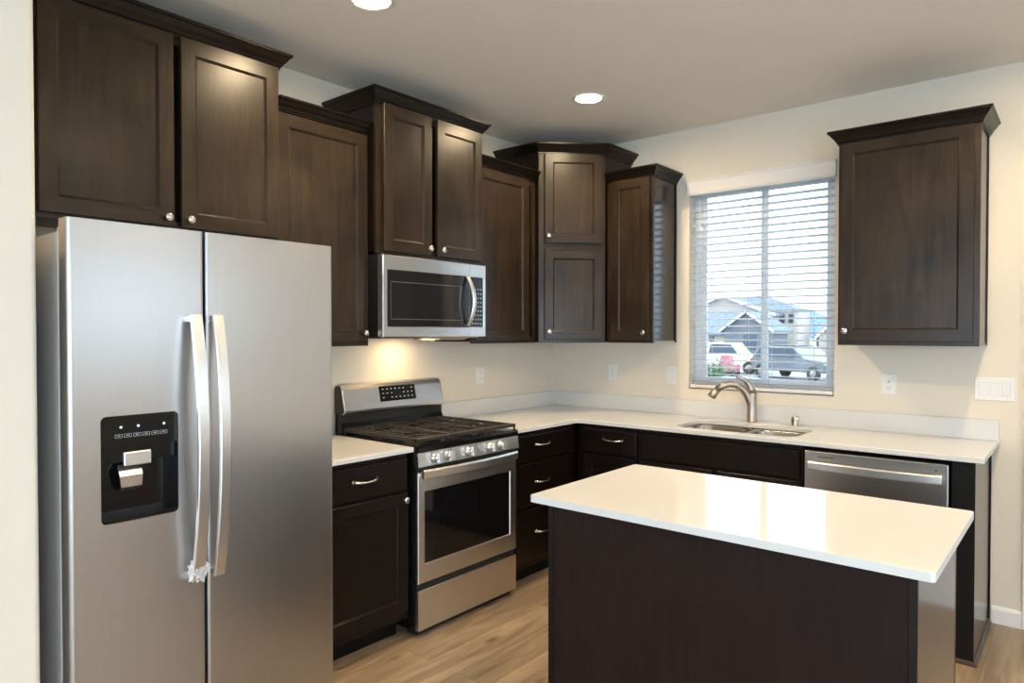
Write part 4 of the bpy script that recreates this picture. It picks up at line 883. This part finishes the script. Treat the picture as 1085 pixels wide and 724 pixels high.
# the hill
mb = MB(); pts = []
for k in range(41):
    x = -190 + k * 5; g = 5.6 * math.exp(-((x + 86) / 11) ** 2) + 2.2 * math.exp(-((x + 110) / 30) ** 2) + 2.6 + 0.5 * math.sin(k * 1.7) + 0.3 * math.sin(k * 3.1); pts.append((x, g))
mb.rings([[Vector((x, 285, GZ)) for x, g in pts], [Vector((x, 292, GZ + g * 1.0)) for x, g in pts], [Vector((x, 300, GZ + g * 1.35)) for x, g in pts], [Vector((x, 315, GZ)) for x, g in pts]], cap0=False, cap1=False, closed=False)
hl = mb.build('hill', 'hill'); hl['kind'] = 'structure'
def vehicle(name, loc, rz, paint, kind, label):
    """side profile along x, swept across and rounded; glass, wheels and lamps are parts"""
    t_ = thing(name, loc, label, 'car', 'vehicles parked outside the window')
    def part(nm, mb, m, par, bev=0.0): return mb.build(nm, m, par, bevel=bev)
    W = 0.92
    if kind == 'pickup':
        prof = [(-2.75, 0.45), (2.7, 0.45), (2.75, 0.75), (2.65, 1.05), (1.25, 1.15), (0.75, 1.78), (-0.65, 1.82), (-0.80, 1.15), (-2.72, 1.15)]
        side = [(1.05, 1.18), (0.66, 1.70), (-0.55, 1.73), (-0.66, 1.18)]
    else:
        prof = [(-2.3, 0.42), (2.3, 0.42), (2.38, 0.80), (2.2, 1.02), (1.15, 1.12), (0.45, 1.68), (-1.75, 1.70), (-2.25, 1.15), (-2.36, 0.8)]
        side = [(0.95, 1.14), (0.42, 1.60), (-1.68, 1.62), (-2.02, 1.14)]
    L0 = Vector(loc)
    mb = MB(); mb.prism([Vector((x, -W, z)) + L0 for x, z in prof], (0, 2 * W, 0)); body = part('body', mb, paint, t_, 0.06)
    mb = MB(); mb.prism([Vector((x, -W - 0.012, z)) + L0 for x, z in side], (0, 2 * W + 0.024, 0)); part('side_glass', mb, 'dwin', body)
    mb = MB(); mb.box(L0.x - 2.72, L0.x - 0.9, L0.y - W * 0.86, L0.y + W * 0.86, L0.z + 1.149, L0.z + 1.152) if kind == 'pickup' else mb.box(L0.x - 1.7, L0.x + 0.4, L0.y - 0.6, L0.y + 0.6, L0.z + 1.70, L0.z + 1.74)
    part('bed' if kind == 'pickup' else 'roof_rack', mb, 'blackmat', t_)
    for x in (-1.65, 1.70):
        for s_ in (-1, 1):
            wl = MB().lathe(L0 + Vector((x, s_ * (W - 0.16), 0.37)), (0, s_, 0), [(0.0001, 0), (0.33, 0), (0.37, 0.04), (0.37, 0.18), (0.33, 0.21), (0.21, 0.20), (0.20, 0.18), (0.0001, 0.18)], 24).build('wheel', 'rubber', t_)
            MB().lathe(L0 + Vector((x, s_ * (W + 0.015), 0.37)), (0, s_, 0), [(0.0001, 0), (0.20, 0), (0.18, 0.012), (0.05, 0.02), (0.0001, 0.02)], 16).build('hubcap', 'alu', wl)
    mb = MB(); mb.box(L0.x - 2.76 if kind == 'pickup' else L0.x - 2.38, L0.x - 2.2, L0.y - W - 0.01, L0.y + W + 0.01, L0.z + 0.82, L0.z + 1.02); part('tail_lamp', mb, 'lens', t_)
    t_.rotation_euler = (0, 0, rz); return t_
vehicle('pickup_truck', (-13.4, 36.0, GZ), R(4), 'carwhite', 'pickup', 'white pickup truck parked outside, seen at the left of the window')
vehicle('parked_car', (-8.2, 32.8, GZ), R(-25), 'cargrey', 'suv', 'dark grey car parked outside, seen just right of the mullion')
vehicle('parked_car', (-6.6, 49.0, GZ), R(175), 'carwhite', 'suv', 'white car parked farther back behind the dark grey one')
vehicle('parked_car', (-22.5, 52.0, GZ), R(10), 'carblue', 'suv', 'silver-blue car parked in front of the cream house')
# a pink toy house-shaped bin and shrubs
pb = thing('toy_car', (-12.0, 33.2, GZ), 'small pink plastic ride-on toy standing by the white pickup', 'toy')
mb = MB(); mb.prism([(-12.5, 32.9, GZ + 0.2), (-11.5, 32.9, GZ + 0.2), (-11.45, 32.9, GZ + 0.6), (-11.8, 32.9, GZ + 0.7), (-11.9, 32.9, GZ + 1.15), (-12.35, 32.9, GZ + 1.15), (-12.55, 32.9, GZ + 0.6)], (0, 0.6, 0)); mb.build('body', 'pink', pb, bevel=0.04)
for x in (-12.3, -11.7):
    for y in (32.88, 33.52): MB().lathe((x, y, GZ + 0.17), (0, 1, 0), [(0.0001, -0.05), (0.17, -0.05), (0.17, 0.05), (0.0001, 0.05)], 16).build('wheel', 'rubber', pb)
def shrub(x, y, r, hgt, label, leaf=True):
    t_ = thing('shrub', (x, y, GZ), label, 'shrub', 'shrubs outside the window')
    mb = MB(); rr = random.Random(int(x * 31 + y))
    tips = []
    for k in range(14):
        a = rr.uniform(0, 6.28); q = rr.uniform(0.2, 0.8) * r; tip = Vector((x + q * math.cos(a), y + q * math.sin(a), GZ + hgt * rr.uniform(0.55, 0.95)))
        mb.tube([Vector((x, y, GZ)), Vector((x, y, GZ)).lerp(tip, 0.5) + Vector((0, 0, hgt * 0.08)), tip], [0.03, 0.018, 0.006], 6); tips.append(tip)
        for j in range(4):
            b0 = Vector((x, y, GZ)).lerp(tip, rr.uniform(0.4, 0.9)); mb.tube([b0, b0 + Vector((rr.uniform(-.3, .3) * r, rr.uniform(-.3, .3) * r, rr.uniform(0.05, 0.3) * hgt))], [0.010, 0.004], 5)
    mb.build('stems', 'bark', t_)
    if leaf:
        mb = MB()
        for k in range(500):
            c_ = Vector((x, y, GZ + hgt * 0.55)) + Vector((rr.gauss(0, 0.42) * r, rr.gauss(0, 0.42) * r, rr.gauss(0, 0.22) * hgt)); s_ = rr.uniform(0.04, 0.09)
            a = Vector((rr.uniform(-1, 1), rr.uniform(-1, 1), rr.uniform(-1, 1))).normalized() * s_; b_ = a.orthogonal().normalized() * s_ * 0.5
            mb.add([c_ - a, c_ + b_, c_ + a, c_ - b_], [(0, 1, 2, 3)])
        mb.build('foliage', 'leaf', t_)
shrub(-10.0, 26.5, 0.8, 1.1, 'leafy green shrub low beside the window mullion')
shrub(-13.3, 27.0, 0.7, 0.9, 'leafy green shrub at the lower left of the window')
shrub(-4.8, 27.0, 0.8, 1.9, 'bare twiggy shrub at the lower right of the window', False)
